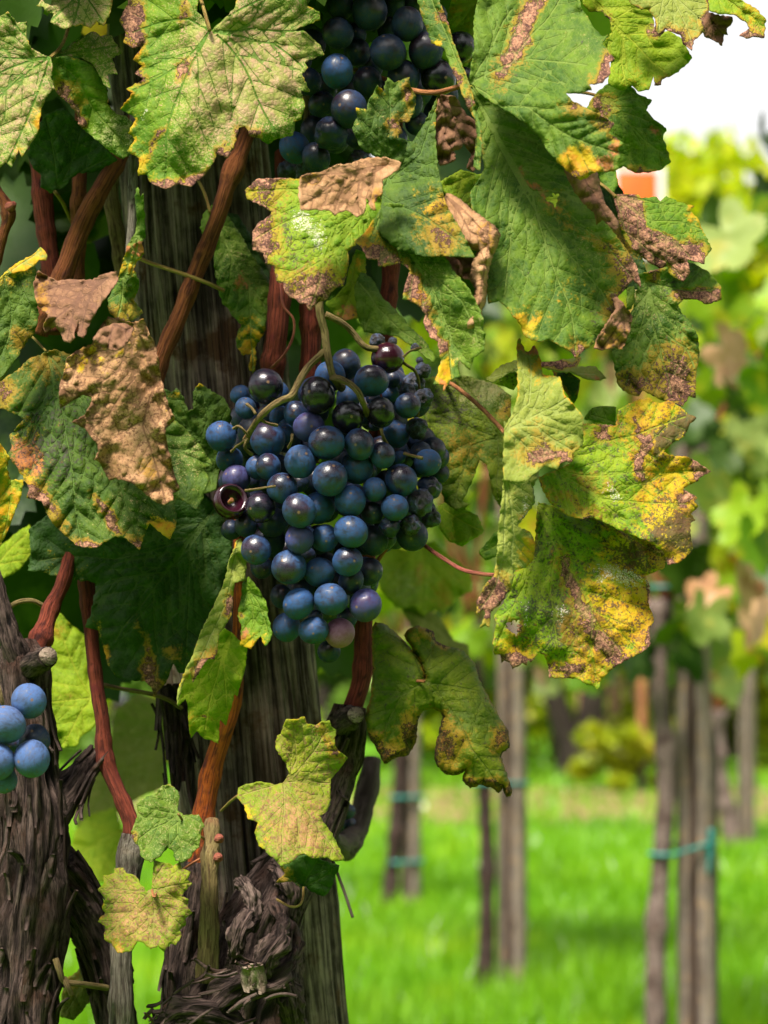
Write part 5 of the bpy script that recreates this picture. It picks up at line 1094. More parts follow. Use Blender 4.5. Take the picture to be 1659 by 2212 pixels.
leaf(VM, [
    dict(k='D', o=[(560,480),(630,500),(690,512),(745,492),(772,560),(802,620),(820,700),(832,780),(852,862),(872,940),(907,1012),(890,1030),(858,1060),(864,1130),(880,1200),(902,1290),(932,1375),(895,1398),(900,1432),(876,1440),(850,1458),(800,1437),(740,1387),(690,1345),(640,1327),(600,1320),(566,1330),(545,1290),(520,1242),(490,1222),(512,1180),(500,1140),(470,1100),(440,1060),(373,1027),(440,990),(475,920),(470,892),(430,885),(370,920),(313,957),(306,900),(310,830),(330,780),(345,700),(400,655),(480,620),(500,560),(530,520)],
     b=(690,500), t=[[(760,700),(800,850),(740,1050),(860,1450)],[(620,760),(480,860),(330,930)],[(700,800),(560,1000),(400,1020)],[(800,760),(830,900),(890,1010)],[(640,640),(500,660),(340,760)]], Y=.858, c=(620,950), g=(-.15,.22), q=(2.5,1,0), folds=[((690,500),(700,1400),.25),((760,700),(560,1240),-.45),((620,700),(420,950),.4),((800,760),(860,1400),-.35)], warp=.007, ripple=.010, crumple=.0, vsp=30, vmax=80,
     all=dict(pa=.3, dk=.38), e=dict(dk=(.4, 8)), bl=[('ye',430,700,(170,110),.62),('ye',640,680,110,.4),('ye',850,960,70,.4),('br',700,560,170,.3),('dk',600,980,300,.12),('br',760,1270,40,.5)]),
    dict(k='D', o=[(480,600),(520,545),(590,515),(660,520),(695,545),(670,600),(640,640),(600,660),(540,640)], b=(590,520), t=[(560,640),(670,560)], Y=.842, g=(.2,.8), m='brown', crumple=.006, all=dict(pa=.4))],
    'tan', 'big dry tan leaf hanging over the green leaf left of the main bunch', thick=.0004)
leaf(VL, [dict(k='D', o=[(-70,840),(0,820),(30,795),(90,760),(150,700),(280,650),(420,690),(560,700),(650,800),(800,880),(860,980),(960,1060),(1040,1150),(1104,1247),(1085,1262),(1060,1270),(1086,1330),(1060,1382),(1050,1432),(1016,1482),(960,1440),(915,1422),(900,1460),(917,1502),(913,1572),(880,1634),(840,1607),(775,1549),(750,1607),(725,1689),(690,1660),(640,1627),(600,1619),(530,1657),(500,1679),(440,1677),(400,1669),(330,1607),(280,1560),(250,1517),(215,1437),(138,1419),(152,1370),(90,1262),(40,1200),(62,1150),(48,1100),(127,1010),(20,960),(-70,950)],
     b=(240,660), t=[[(400,900),(600,1250),(730,1670)],[(330,1000),(380,1300),(430,1670)],[(560,830),(850,1150),(1090,1250)],[(280,900),(160,1130),(60,1190)],[(620,1180),(860,1540)]], Y=.908, c=(550,1200), g=(-.05,.45), q=(1.2,1,0), folds=[((240,660),(730,1670),.2)], vsp=40, vmax=150, quilt=.0034, m='deep',
     all=dict(pa=.34, dk=.16), bl=[('dk',300,1050,360,.28),('ye',150,1080,160,.5),('rd',110,1180,150,.7),('rd',200,1240,90,.55),('br',20,880,90,.7),('br',560,1510,(28,150),1.05,-33),('br',720,1650,60,.9),('ye',860,1580,90,.75),('ye',800,1550,60,.6),('ye',120,1380,120,.8),('br',190,1400,90,.6),('br',440,1670,(120,30),.9),('br',270,1500,(40,140),.7,-35),('pa',650,1500,250,.2),('pa',960,1200,160,.3),('dk',250,1200,200,.25),('br',250,720,150,.5)], e=dict(br=(.12,5)))],
     'cool', 'broad green leaf with yellow and rusty margins under the dry tan leaf', pet=('D', [(240,660,.908),(140,570,.93),(100,660,.95),(20,780,.97),(-60,880,.99)], 3))
leaf(VM, [dict(k='D', o=[(845,850),(890,872),(915,848),(947,890),(977,972),(1002,962),(1000,870),(1032,825),(1122,880),(1160,900),(1192,960),(1202,1012),(1150,1100),(1140,1250),(1120,1380),(1050,1400),(960,1250),(870,1010)], b=(1100,1350), t=[[(1000,1100),(900,880)],[(1080,1100),(1040,840)],[(1120,1100),(1180,960)]], Y=.955, g=(.1,-.1), bl=[('ye',910,880,60,.5),('ye',1040,850,60,.6)], all=dict(pa=.35))], 'deep', 'dark green toothed leaf standing up behind the left side of the bunch')
leaf(VL, [dict(k='G', o=[(150,255),(240,185),(330,140),(600,100),(900,60),(1050,60),(1110,120),(1160,200),(1205,300),(1200,400),(1152,560),(1100,660),(1052,780),(1012,900),(962,995),(930,1002),(900,950),(880,1002),(862,1050),(820,1092),(800,1128),(788,1080),(750,1042),(660,1040),(600,1020),(560,960),(545,900),(530,850),(512,780),(440,762),(470,700),(502,540),(460,520),(390,522),(380,497),(270,497),(200,472),(145,470),(160,380)],
     b=(1110,150), t=[[(1000,290),(830,520),(700,690),(600,830)],[(990,300),(980,600),(960,980)],[(860,480),(560,520),(470,620)],[(950,310),(600,410),(200,420)],[(800,560),(820,900),(800,1110)]], Y=.962, c=(800,550), g=(.05,-.05), q=(1.5,.8,0), all=dict(pa=.12), bl=[('ye',540,880,(40,190),.7,-15),('ye',850,1030,110,.4),('dk',820,700,200,.35),('br',760,940,(30,190),.8,-8),('br',800,1080,60,.8),('br',900,900,60,.5),('ye',330,470,200,.35),('pa',700,700,200,.2)], vsp=48, vmax=150)],
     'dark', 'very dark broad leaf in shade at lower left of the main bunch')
leaf(VM, [
    dict(k='G', o=[(1185,430),(1195,400),(1228,312),(1250,302),(1262,350),(1277,430),(1272,520),(1215,532),(1208,600),(1204,690),(1165,760),(1132,800),(1130,880),(1112,930),(1080,925),(1040,980),(1000,1052),(988,1000),(950,1050),(918,1172),(920,1095),(960,985),(990,930),(1040,790),(1100,670),(1150,560),(1178,470)], b=(1235,320), t=[[(1200,520),(1100,790),(960,1060)]], Y=.905, g=(.6,.1), m='under', all=dict(pa=.4), bl=[('br',1060,960,(60,110),1.1,30),('rd',1080,900,80,.7),('br',1190,660,(30,70),1.2)], e=dict(ye=(.25,5))),
    dict(k='G', o=[(1255,540),(1290,500),(1345,570),(1382,640),(1392,720),(1412,790),(1402,830),(1375,862),(1350,810),(1332,830),(1300,877),(1245,857),(1252,760),(1230,705),(1250,620)], b=(1270,520), t=[[(1310,660),(1320,850)],[(1340,640),(1390,800)]], Y=.91, g=(-.5,.3), q=(6,0,0), all=dict(pa=.4), m='mid', bl=[('ye',1300,830,(120,60),.9),('rd',1290,790,60,.7),('br',1240,700,30,.9)]),
    dict(k='G', o=[(1130,800),(1165,768),(1210,800),(1282,870),(1275,960),(1262,1010),(1230,1120),(1215,1110),(1202,1165),(1170,1273),(1140,1242),(1132,1368),(1100,1350),(1060,1342),(1020,1302),(990,1337),(978,1270),(975,1180),(962,1132),(922,1174),(920,1090),(960,990),(1010,1010),(1080,930)], b=(1200,790), t=[[(1130,1000),(1060,1330)],[(1160,930),(1180,1230)],[(1100,960),(990,1130)]], Y=.925, g=(.1,-.1), m='lime', all=dict(pa=.22), bl=[('br',1070,1240,(50,16),1.2),('ye',990,1250,(40,130),.5),('ye',1190,1180,60,.5)], tooth=1.0)],
    'mid', 'folded leaf with yellow-orange teeth below the left of the main bunch, brighter lime lower lobe')
leaf(VM, [dict(k='J', o=[(840,422),(880,414),(922,450),(932,480),(920,550),(952,577),(1030,573),(1062,632),(1042,660),(1032,740),(1000,770),(985,800),(945,822),(910,812),(895,760),(870,745),(832,790),(780,822),(732,792),(722,740),(690,702),(680,660),(702,610),(716,560),(708,520),(760,480),(800,470)],
     b=(925,570), t=[[(860,620),(720,700)],[(880,500),(850,430)],[(920,680),(950,810)],(1040,620),[(850,560),(720,530)]], Y=.898, g=(.1,.4), q=(3,2,0), all=dict(pa=.54), bl=[('dk',790,780,90,.3),('br',690,680,40,.6)], e=dict(br=(.15,4)), vsp=26)],
     'cool', 'small green stippled leaf in front of the red cane near the trunk', pet=('J', [(925,570,.898),(975,640,.91),(1060,700,.935)], 3.2))
leaf(VM, [dict(k='J', o=[(590,850),(640,850),(662,880),(702,890),(732,940),(762,972),(788,962),(792,880),(800,810),(832,820),(882,827),(900,840),(932,820),(942,852),(987,870),(970,910),(997,932),(960,970),(940,1000),(977,1010),(972,1050),(997,1082),(962,1110),(960,1150),(930,1172),(942,1200),(912,1250),(880,1242),(850,1284),(820,1252),(780,1272),(740,1235),(712,1230),(682,1280),(610,1292),(580,1242),(540,1220),(545,1150),(508,1130),(545,1080),(530,1050),(547,1010),(508,960),(540,930),(535,890),(592,880)],
     b=(788,965), t=[[(700,1060),(560,1200)],[(680,970),(530,960)],[(800,1100),(800,1250)],[(860,950),(985,930)],[(820,880),(850,830)],[(840,1050),(950,1160)]], Y=.886, g=(-.35,.45), q=(6,4,0), folds=[((788,965),(700,1270),.45)], m='rust', all=dict(pa=.62, dk=.46), bl=[('pa',660,1140,220,.16),('br',600,1260,90,.4),('rd',620,1150,160,.28),('rd',610,1280,40,.6),('ye',540,1060,120,.3)], e=dict(ye=(.22,6), pa=(-.42,9)), vsp=26)],
     'rust', 'small toothed leaf stippled tan and pink at the bottom left', pet=('J', [(788,965,.886),(800,1000,.875),(830,960,.9),(960,850,.925),(1060,790,.94)], 3.2), petmat='petbrown')
leaf(VM, [dict(k='K', o=[(582,230),(600,270),(640,275),(680,255),(712,250),(722,280),(747,300),(742,380),(760,410),(792,432),(807,445),(780,482),(750,520),(718,560),(715,690),(690,730),(660,747),(720,830),(760,910),(792,972),(750,982),(720,975),(700,960),(650,965),(610,960),(580,940),(550,952),(510,990),(460,1007),(440,985),(420,960),(395,945),(380,920),(345,902),(325,832),(342,780),(320,770),(290,762),(270,690),(233,650),(240,600),(280,580),(360,568),(430,585),(470,575),(502,530),(490,480),(435,402),(432,360),(442,330),(462,320),(490,243),(540,245)],
     b=(475,578), t=[[(560,500),(640,400),(700,290)],[(480,720),(470,980)],[(580,700),(680,840),(770,960)],[(400,600),(260,640)],[(600,560),(720,580)],[(540,460),(520,270)]], Y=.885, c=(520,640), g=(.25,.40), q=(3,3,0), folds=[((475,578),(720,560),-.6),((475,578),(470,980),.35)], m='rust',
     all=dict(pa=.30, dk=.42), bl=[('pa',470,760,280,.42),('pa',660,860,220,.3),('rd',400,700,200,.25),('rd',480,340,110,.5),('br',680,330,(25,80),.6,-40),('br',760,420,70,.7),('ye',380,860,160,.35),('ye',560,260,120,.4),('ye',270,700,80,.4)], e=dict(ye=(.2,5), pa=(-.3,8)), vsp=28)],
     'rust', 'two-part leaf, green above and tan below, on the weathered post', pet=('K', [(240,640,.89),(200,670,.9),(150,720,.925)], 3.4))
leaf(VM, [dict(k='K', o=[(455,1010),(510,990),(560,950),(620,950),(690,980),(765,1002),(742,1060),(722,1120),(682,1162),(622,1140),(590,1110),(565,1120),(520,1085),(432,1092),(482,1042)], b=(578,1115), t=[(720,1040),(480,1060),(650,980)], Y=.915, g=(0,-.3), all=dict(pa=.35), bl=[('br',470,1080,90,.5),('rd',600,1080,50,.4)])], 'dark', 'small dark leaf under the two-part leaf on the post', pet=('K', [(578,1115,.915),(575,1170,.91),(555,1210,.9),(510,1215,.905),(440,1180,.92)], 3), petmat='petiole')
# right: shaded leaf below the petiole, and its neighbours
leaf(VM, [dict(k='K', o=[(935,-230),(950,-260),(1000,-245),(1060,-200),(1115,-140),(1165,-90),(1195,-30),(1205,40),(1215,30),(1180,-60),(1100,-190),(1130,-225),(1165,-240),(1250,-212),(1262,-160),(1300,-140),(1400,-112),(1462,-50),(1482,20),(1500,70),(1552,160),(1602,250),(1640,310),(1646,392),(1612,412),(1600,442),(1620,500),(1660,620),(1652,642),(1630,647),(1612,600),(1590,627),(1560,602),(1500,582),(1442,602),(1403,562),(1415,510),(1380,532),(1322,532),(1275,492),(1258,440),(1270,350),(1302,230),(1290,205),(1240,188),(1195,202),(1170,250),(1162,360),(1120,432),(1060,442),(1000,477),(970,420),(918,330),(898,230),(928,130),(938,0)],
     b=(1205,50), t=[[(1100,100),(1000,300),(990,450)],[(1330,180),(1450,400),(1600,610)],[(1330,70),(1480,100),(1620,350)],[(1150,-100),(1000,-200)],[(1240,-80),(1250,-190)],[(1120,110),(950,100)]], Y=.94, c=(1250,200), g=(.15,.15), q=(1,1.5,0), folds=[((1205,50),(1600,610),.35)], curl=.006, curlw=14, m='olive',
     all=dict(pa=.05, dk=.28), bl=[('br',1130,330,(60,150),.85),('br',1330,400,(100,170),.8),('ye',1050,250,180,.2),('rd',1350,330,120,.3),('br',1000,440,110,.85),('br',1440,590,(150,40),.9),('br',1610,350,80,.8),('rd',960,330,120,.5),('ye',1350,300,160,.2),('rd',1560,450,160,.25),('br',1580,620,70,.8),('br',1290,-190,(120,40),.9)], e=dict(br=(.35,5)), holes=[(1490,200,0)])],
     'olive', 'lacy shaded leaf with brown holes right below the main bunch', pet=('K', [(1205,48,.937),(1130,40,.945),(1050,-20,.965),(950,-80,.985)], 4.2), petmat='petbrown')
leaf(VM, [
    dict(k='I', o=[(470,150),(570,110),(640,75),(642,-10),(700,-12),(702,-125),(790,-122),(870,-115),(882,-200),(960,-240),(1040,-262),(1062,-240),(1100,-230),(1140,-247),(1202,-212),(1240,-182),(1287,-155),(1250,-120),(1227,-60),(1170,-30),(1115,20),(1150,38),(1240,45),(1302,80),(1364,122),(1300,155),(1302,170),(1250,190),(1218,215),(1292,258),(1275,280),(1298,300),(1258,342),(1282,375),(1256,390),(1255,440),(1268,520),(1230,570),(1200,592),(1140,607),(1120,540),(1030,480),(900,430),(800,380),(740,355),(700,370),(620,350),(530,285),(490,220)],
     b=(455,60), t=[[(600,140),(750,230),(920,370)],[(680,0),(880,-50),(1010,-80),(1230,-160)],[(620,130),(900,135),(1120,130),(1330,120)],[(760,250),(900,275),(1240,290)]], Y=.862, c=(900,180), g=(.15,.35), q=(1.4,1.0,0), m='yellow', vsp=44, vmax=140, warp=.006,
     all=dict(pa=.25, dk=.40), bl=[('ye',1080,-120,260,.72),('ye',1150,250,280,.60),('ye',1230,440,190,.75),('rd',1210,420,(60,200),.6),('dk',1230,-100,(70,150),.75,40),('dk',1200,440,160,.6),('br',1000,20,(38,230),1.25),('br',820,-70,60,1.1),('br',740,170,(150,50),.62,25),('br',1330,110,(70,50),1.3),('br',1250,250,(60,70),1.1),('br',660,290,(170,40),.6,25),('wh',870,240,(140,30),.65,30),('pa',660,200,100,.3),('ye',600,300,150,.45),('rd',890,-140,(40,110),.6),('dk',1090,-30,80,.6),('br',1140,590,70,.8)], e=dict(br=(.30,4),ye=(.2,10))),
    dict(k='I', o=[(465,280),(540,300),(620,345),(740,362),(860,400),(1000,458),(1130,520),(1137,560),(1122,620),(1050,652),(1020,665),(1047,720),(1038,800),(1068,890),(1040,950),(1052,1012),(1030,1042),(960,1082),(880,1122),(800,1192),(776,1254),(750,1230),(720,1227),(690,1202),(620,1192),(525,1192),(520,1130),(500,1072),(470,1060),(430,1112),(415,1100),(410,1130),(385,1115),(335,1147),(320,1112),(290,1100),(278,1115),(270,1070),(242,1072),(232,1000),(250,920),(238,870),(330,740),(345,640),(410,620),(445,560),(455,440)],
     b=(470,290), t=[[(570,480),(700,740),(800,950),(900,1060)],[(620,350),(850,400),(1100,560)],[(560,520),(530,750),(580,1160)],[(590,520),(760,560),(1030,720)],[(740,800),(740,1000),(770,1230)],[(500,400),(400,700),(260,1000)]], Y=.866, c=(700,750), g=(.10,.22), q=(1.2,.8,0), folds=[((470,290),(860,1080),.22)], m='yellow', vsp=44, vmax=150, warp=.007,
     all=dict(pa=.22, dk=.46), bl=[('ye',900,620,330,.62),('ye',950,900,260,.60),('ye',700,1120,210,.5),('ye',340,1060,170,.6),('ye',950,480,160,.35),('rd',1020,980,120,.5),('dk',960,560,110,.42),('br',660,760,(50,210),1.2,-30),('br',600,590,(25,80),1.1,-20),('br',830,1030,(140,70),1.2,45),('br',640,960,(70,130),.62,-30),('dk',640,900,150,.5),('wh',900,680,(170,60),1.05,15),('wh',580,860,60,.7),('wh',400,860,(30,120),.6),('br',640,1150,(190,50),.85),('br',350,1110,(110,50),1.0),('br',1040,760,(25,110),.9),('br',1090,530,(110,60),.85,35),('br',1040,1000,60,.8),('rd',260,1000,60,.6),('br',340,925,60,.9),('dk',460,500,130,.2)], e=dict(br=(.26,4)), holes=[(338,928,32)]),
    dict(k='I', o=[(290,-140),(292,100),(282,240),(262,410),(252,580),(240,660),(200,700),(150,790),(150,862),(182,838),(195,860),(165,935),(190,920),(215,930),(222,850),(270,810),(332,720),(342,622),(402,622),(440,580),(452,500),(430,440),(358,405),(400,350),(450,282),(440,200),(470,150),(460,50),(420,-60)],
     b=(300,0), t=[[(320,250),(340,450),(330,600)],[(290,400),(250,700),(170,830)]], Y=.848, c=(330,400), g=(.7,.15), folds=[((300,-100),(270,640),.5)], q=(-3,0,0), m='under', all=dict(pa=.42), bl=[('br',230,780,(110,160),1.15),('wh',400,320,(30,100),.8,20),('br',400,370,(40,60),.8),('ye',420,520,(60,120),.7),('rd',320,760,(40,90),.8),('ye',420,540,90,.4)]),
    dict(k='F', o=[(360,720),(355,650),(362,600),(372,592),(400,660),(415,665),(450,630),(470,680),(482,720),(490,780),(540,790),(582,792),(602,880),(662,950),(702,1000),(697,1150),(642,1190),(645,1232),(600,1232),(582,1240),(565,1272),(530,1262),(500,1252),(470,1280),(440,1300),(400,1340),(290,1330),(285,1240),(292,1060),(335,980),(362,890)],
     b=(300,1070), t=[[(420,930),(420,660)],[(460,1050),(640,1170)],[(480,980),(620,900)],[(400,1150),(480,1240)]], Y=.842, c=(480,1000), g=(.1,.55), q=(2,-1.5,0), folds=[((300,1080),(690,1000),.25)], m='under', all=dict(pa=.42), bl=[('ye',430,720,(100,160),.45),('rd',385,640,60,.7),('rd',455,660,50,.7),('br',560,1210,(150,50),1.0),('br',450,1130,130,.42),('rd',690,1050,(16,160),.6),('rd',430,920,120,.35),('ye',560,900,160,.25)], e=dict(ye=(.25,4)))],
    'yellow', 'large yellow, green and brown spotted leaf hanging at the right, folded at its left edge', pet=('F', [(292,1080,.845),(200,980,.885),(100,890,.93),(10,825,.97),(-80,800,1.0)], 5.2), petmat='petbrown')
leaf(VM, [dict(k='F', o=[(705,1012),(730,970),(760,950),(810,945),(872,950),(868,1000),(872,1042),(800,1035),(770,1028)], b=(870,1030), t=[(740,990)], Y=.9, g=(.1,.4))], 'mid', 'small light green tip behind the top of the spotted leaf')
leaf(VM, [dict(k='F', o=[(195,805),(280,730),(352,708),(420,720),(560,712),(690,690),(672,742),(760,738),(800,775),(820,800),(790,812),(720,805),(640,772),(560,765),(500,745),(400,745),(310,775),(230,822)], b=(200,805), t=[[(400,728),(760,780)]], Y=.935, g=(.1,1.8), m='under', all=dict(pa=.35), bl=[('br',590,715,(150,30),1.2),('rd',770,780,60,.6)]),
     dict(k='F', o=[(230,815),(310,772),(360,765),(362,830),(340,862),(280,840)], Y=.94, g=(.1,.2), m='lime', all=dict(dk=.4)),
     dict(k='F', o=[(540,760),(640,775),(687,810),(672,900),(650,932),(610,872),(570,830)], Y=.945, g=(.2,.2), m='dark', e=dict(br=(.4,5)))], 'under', 'leaf seen edge-on with a pale rim behind the spotted leaf')
leaf(VM, [dict(k='E', o=[(1170,815),(1300,782),(1430,788),(1570,830),(1655,890),(1645,1100),(1628,1330),(1600,1472),(1560,1402),(1530,1250),(1490,1222),(1465,1300),(1430,1382),(1400,1440),(1442,1452),(1372,1487),(1310,1442),(1280,1332),(1240,1150),(1200,950)],
     b=(1590,1110), t=[[(1450,1060),(1280,900)],[(1450,1150),(1360,1450)],[(1500,950),(1380,800)],[(1590,1250),(1590,1440)]], Y=.975, c=(1420,1050), g=(.1,.25), q=(0,2,0), m='olive', all=dict(pa=.36, dk=.25), bl=[('pa',1520,870,(190,90),.6),('rd',1510,890,90,.4),('br',1400,1180,150,.4),('dk',1330,950,160,.4),('br',1640,950,60,.6)], vsp=40)],
     'olive', 'dull green leaf behind the right side of the main bunch')
leaf(VM, [dict(k='H', o=[(1275,300),(1330,270),(1400,290),(1420,320),(1480,350),(1512,432),(1482,462),(1440,480),(1400,512),(1330,482),(1285,420)], b=(1290,310), t=[(1400,380),(1500,430)], Y=.99, g=(.1,.4), bl=[('br',1340,460,60,.4)])], 'lime', 'sunlit green leaf below the dull leaf at the right of the bunch')
leaf(VM, [dict(k='H', o=[(1488,540),(1520,500),(1560,450),(1592,420),(1600,500),(1585,562),(1520,582)], b=(1590,500), t=[(1500,545)], Y=.97, g=(.1,.3), all=dict(pa=.2))], 'mid', 'small green leaf behind the strip of the spotted leaf')
leaf(VM, [dict(k='H', o=[(930,640),(955,560),(1010,520),(1040,500),(1100,530),(1152,520),(1250,480),(1332,560),(1380,590),(1442,640),(1452,742),(1382,772),(1300,862),(1262,830),(1200,872),(1150,822),(1060,832),(1000,762)], b=(1200,500), t=[(1000,700),(1180,840),(1420,720)], Y=1.32, c=(1190,660), g=(.1,.6), bl=[('rd',1170,640,(50,120),.6),('br',1300,760,90,.5),('pa',1100,700,150,.4)], all=dict(pa=.25))], 'lime', 'blurred pale leaf farther back at the right of the bunch')
leaf(VM, [dict(k='H', o=[(1085,830),(1140,800),(1202,810),(1300,900),(1362,1000),(1432,1020),(1442,1102),(1380,1090),(1300,1042),(1150,950)], b=(1100,820), t=[[(1250,920),(1420,1080)]], Y=1.30, g=(.1,.8), all=dict(pa=.3))], 'under', 'blurred narrow leaf slanting behind the lacy shaded leaf')
# left edge and back layer low on the left
leaf(VL, [dict(k='G', o=[(-70,-190),(0,-190),(50,-120),(35,-60),(55,0),(122,0),(112,80),(80,152),(62,210),(42,262),(0,342),(-70,345)], b=(20,-150), t=[[(60,20),(0,330)],(90,60)], Y=.89, g=(.5,.2), folds=[((30,-150),(40,300),-.7)], all=dict(ye=.55), bl=[('rd',20,60,110,.4),('br',50,60,70,.3)])], 'yellow', 'yellow withered leaf cut off by the left edge')
leaf(VL, [dict(k='G', o=[(-30,370),(80,280),(152,230),(165,300),(160,382),(122,442),(60,492),(0,512),(-50,500)], b=(-20,450), t=[(140,280),(120,420)], Y=1.05, g=(.1,.4), bl=[('rd',100,400,40,.4)])], 'lime', 'yellow-green leaf behind the left vine near its top')
leaf(VL, [dict(k='G', o=[(195,835),(220,780),(250,730),(290,690),(312,690),(360,740),(432,800),(470,900),(500,1100),(505,1250),(470,1300),(420,1330),(400,1380),(330,1392),(300,1330),(250,1290),(240,1100),(260,960),(230,900)], b=(480,1130), t=[[(380,1140),(250,1150)],[(400,1000),(290,720)],[(420,1200),(330,1370)]], Y=1.04, g=(.1,.3), bl=[('ye',290,740,90,.5),('rd',330,1110,90,.5),('br',300,760,50,.5)], all=dict(dk=.2))], 'lime', 'mid green leaf between the left vine and the dark red cane')
leaf(VL, [dict(k='J', o=[(320,1500),(345,1420),(400,1390),(470,1260),(500,1275),(480,1330),(520,1420),(500,1500),(420,1600),(380,1640),(310,1620)], b=(470,1270), t=[[(420,1450),(340,1600)]], Y=.98, g=(.2,.4), folds=[((470,1270),(350,1620),.5)], all=dict(pa=.35), bl=[('br',370,1450,90,.4)])], 'under', 'greyish leaf near the foot of the left vine at the bottom edge')

leaf(VL, [dict(k='.', o=[(250,1530),(300,1498),(362,1516),(372,1600),(352,1650),(360,1700),(300,1722),(245,1762),(205,1806),(165,1785),(172,1722),(202,1690),(196,1640),(238,1600)], b=(370,1560), t=[[(280,1640),(190,1770)],[(300,1560),(245,1560)],[(330,1650),(300,1715)]], Y=1.42, g=(.1,.6), all=dict(pa=.35))], 'under', 'blurred pale leaf between the left vine and the weathered post')
leaf(VL, [dict(k='.', o=[(160,1800),(190,1760),(250,1745),(262,1790),(300,1800),(262,1842),(240,1900),(196,1910),(150,1860)], b=(270,1790), t=[[(210,1820),(165,1850)],(220,1890)], Y=1.35, g=(.1,.5), all=dict(pa=.2))], 'lime', 'blurred yellow-green leaf low in the gap beside the left trunk')

# added leaves: unseen cover above the frame to shade the interior, darkened backing behind
rb = random.Random(99)
for k in range(95):  # out of view, put in to block overhead light
    px, py = rb.uniform(-150, 1350), rb.uniform(-900, -150)
    row_leaf(VM if px > 420 else VL, P(px, py, rb.uniform(.92, 1.35)), rb.uniform(.85, 1.3), rb, pick(rb, (5, 1, .5, .05, 3)))
for k in range(75):  # denser unseen cover, added to keep the sun off what lies behind
    px, py = rb.uniform(-150, 1050), rb.uniform(-520, -150)
    row_leaf(VM if px > 420 else VL, P(px, py, rb.uniform(.885, 1.05)), rb.uniform(.9, 1.3), rb, pick(rb, (4, .5, .2, .02, 4)))
for k in range(190):  # backing mostly in the darkened leaf colour, so the gaps look shaded
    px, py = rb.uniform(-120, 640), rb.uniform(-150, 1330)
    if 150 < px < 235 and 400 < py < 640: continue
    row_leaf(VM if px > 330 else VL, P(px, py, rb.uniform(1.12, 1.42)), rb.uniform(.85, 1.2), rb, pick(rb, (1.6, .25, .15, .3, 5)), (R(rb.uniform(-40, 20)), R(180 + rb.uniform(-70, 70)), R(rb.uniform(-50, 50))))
for k in range(26):  # same darkened backing behind the upper bunch
    px, py = rb.uniform(620, 1010), rb.uniform(-150, 560)
    row_leaf(VM, P(px, py, rb.uniform(1.14, 1.4)), rb.uniform(.8, 1.1), rb, pick(rb, (.8, .05, .05, .05, 7)), (R(rb.uniform(-40, 20)), R(180 + rb.uniform(-70, 70)), R(rb.uniform(-50, 50))))
# ------------------------------------------------------------------ the bunches: every berry an object of its own
GB = grapes_base(); GMESH = {}
R0 = .008
def berry_mesh(s, mk, shr):
    key = (s, mk, shr)
    if key in GMESH: return GMESH[key]
    V, nu, nv = GB[s]; V = V.copy()
    if shr == 1:
        n = fbm(V * 1.5 + s, s + 3, 2); rdg = 1 - 2 * np.abs(fbm(V * 2.2 + s * 3, s + 7, 2) * 1.5)
        V = V * (.93 + .16 * n + .13 * rdg)[:, None]
    if shr == 2:                                  # split, hollow berry: a cavity on +Z
        m = np.clip((V[:, 2] - .66) / .34, 0, 1); V[:, 2] -= m ** .7 * 1.15; V[:, :2] *= (1 - .25 * m)[:, None]
    V = V * R0; nr = nv - 1; F = []; T = []
    for i in range(nr - 1):
        for j in range(nu): F.append((i * nu + j, (i + 1) * nu + j, (i + 1) * nu + (j + 1) % nu, i * nu + (j + 1) % nu))
    top, bot = nr * nu, nr * nu + 1
    for j in range(nu):
        T.append((top, j, (j + 1) % nu)); T.append((bot, (nr - 1) * nu + (j + 1) % nu, (nr - 1) * nu + j))
    me = mesh_qt('grape', V, F, T); me.materials.append(GM[mk]); me.polygons.foreach_set('use_smooth', [True] * len(me.polygons))
    GMESH[key] = me; return me
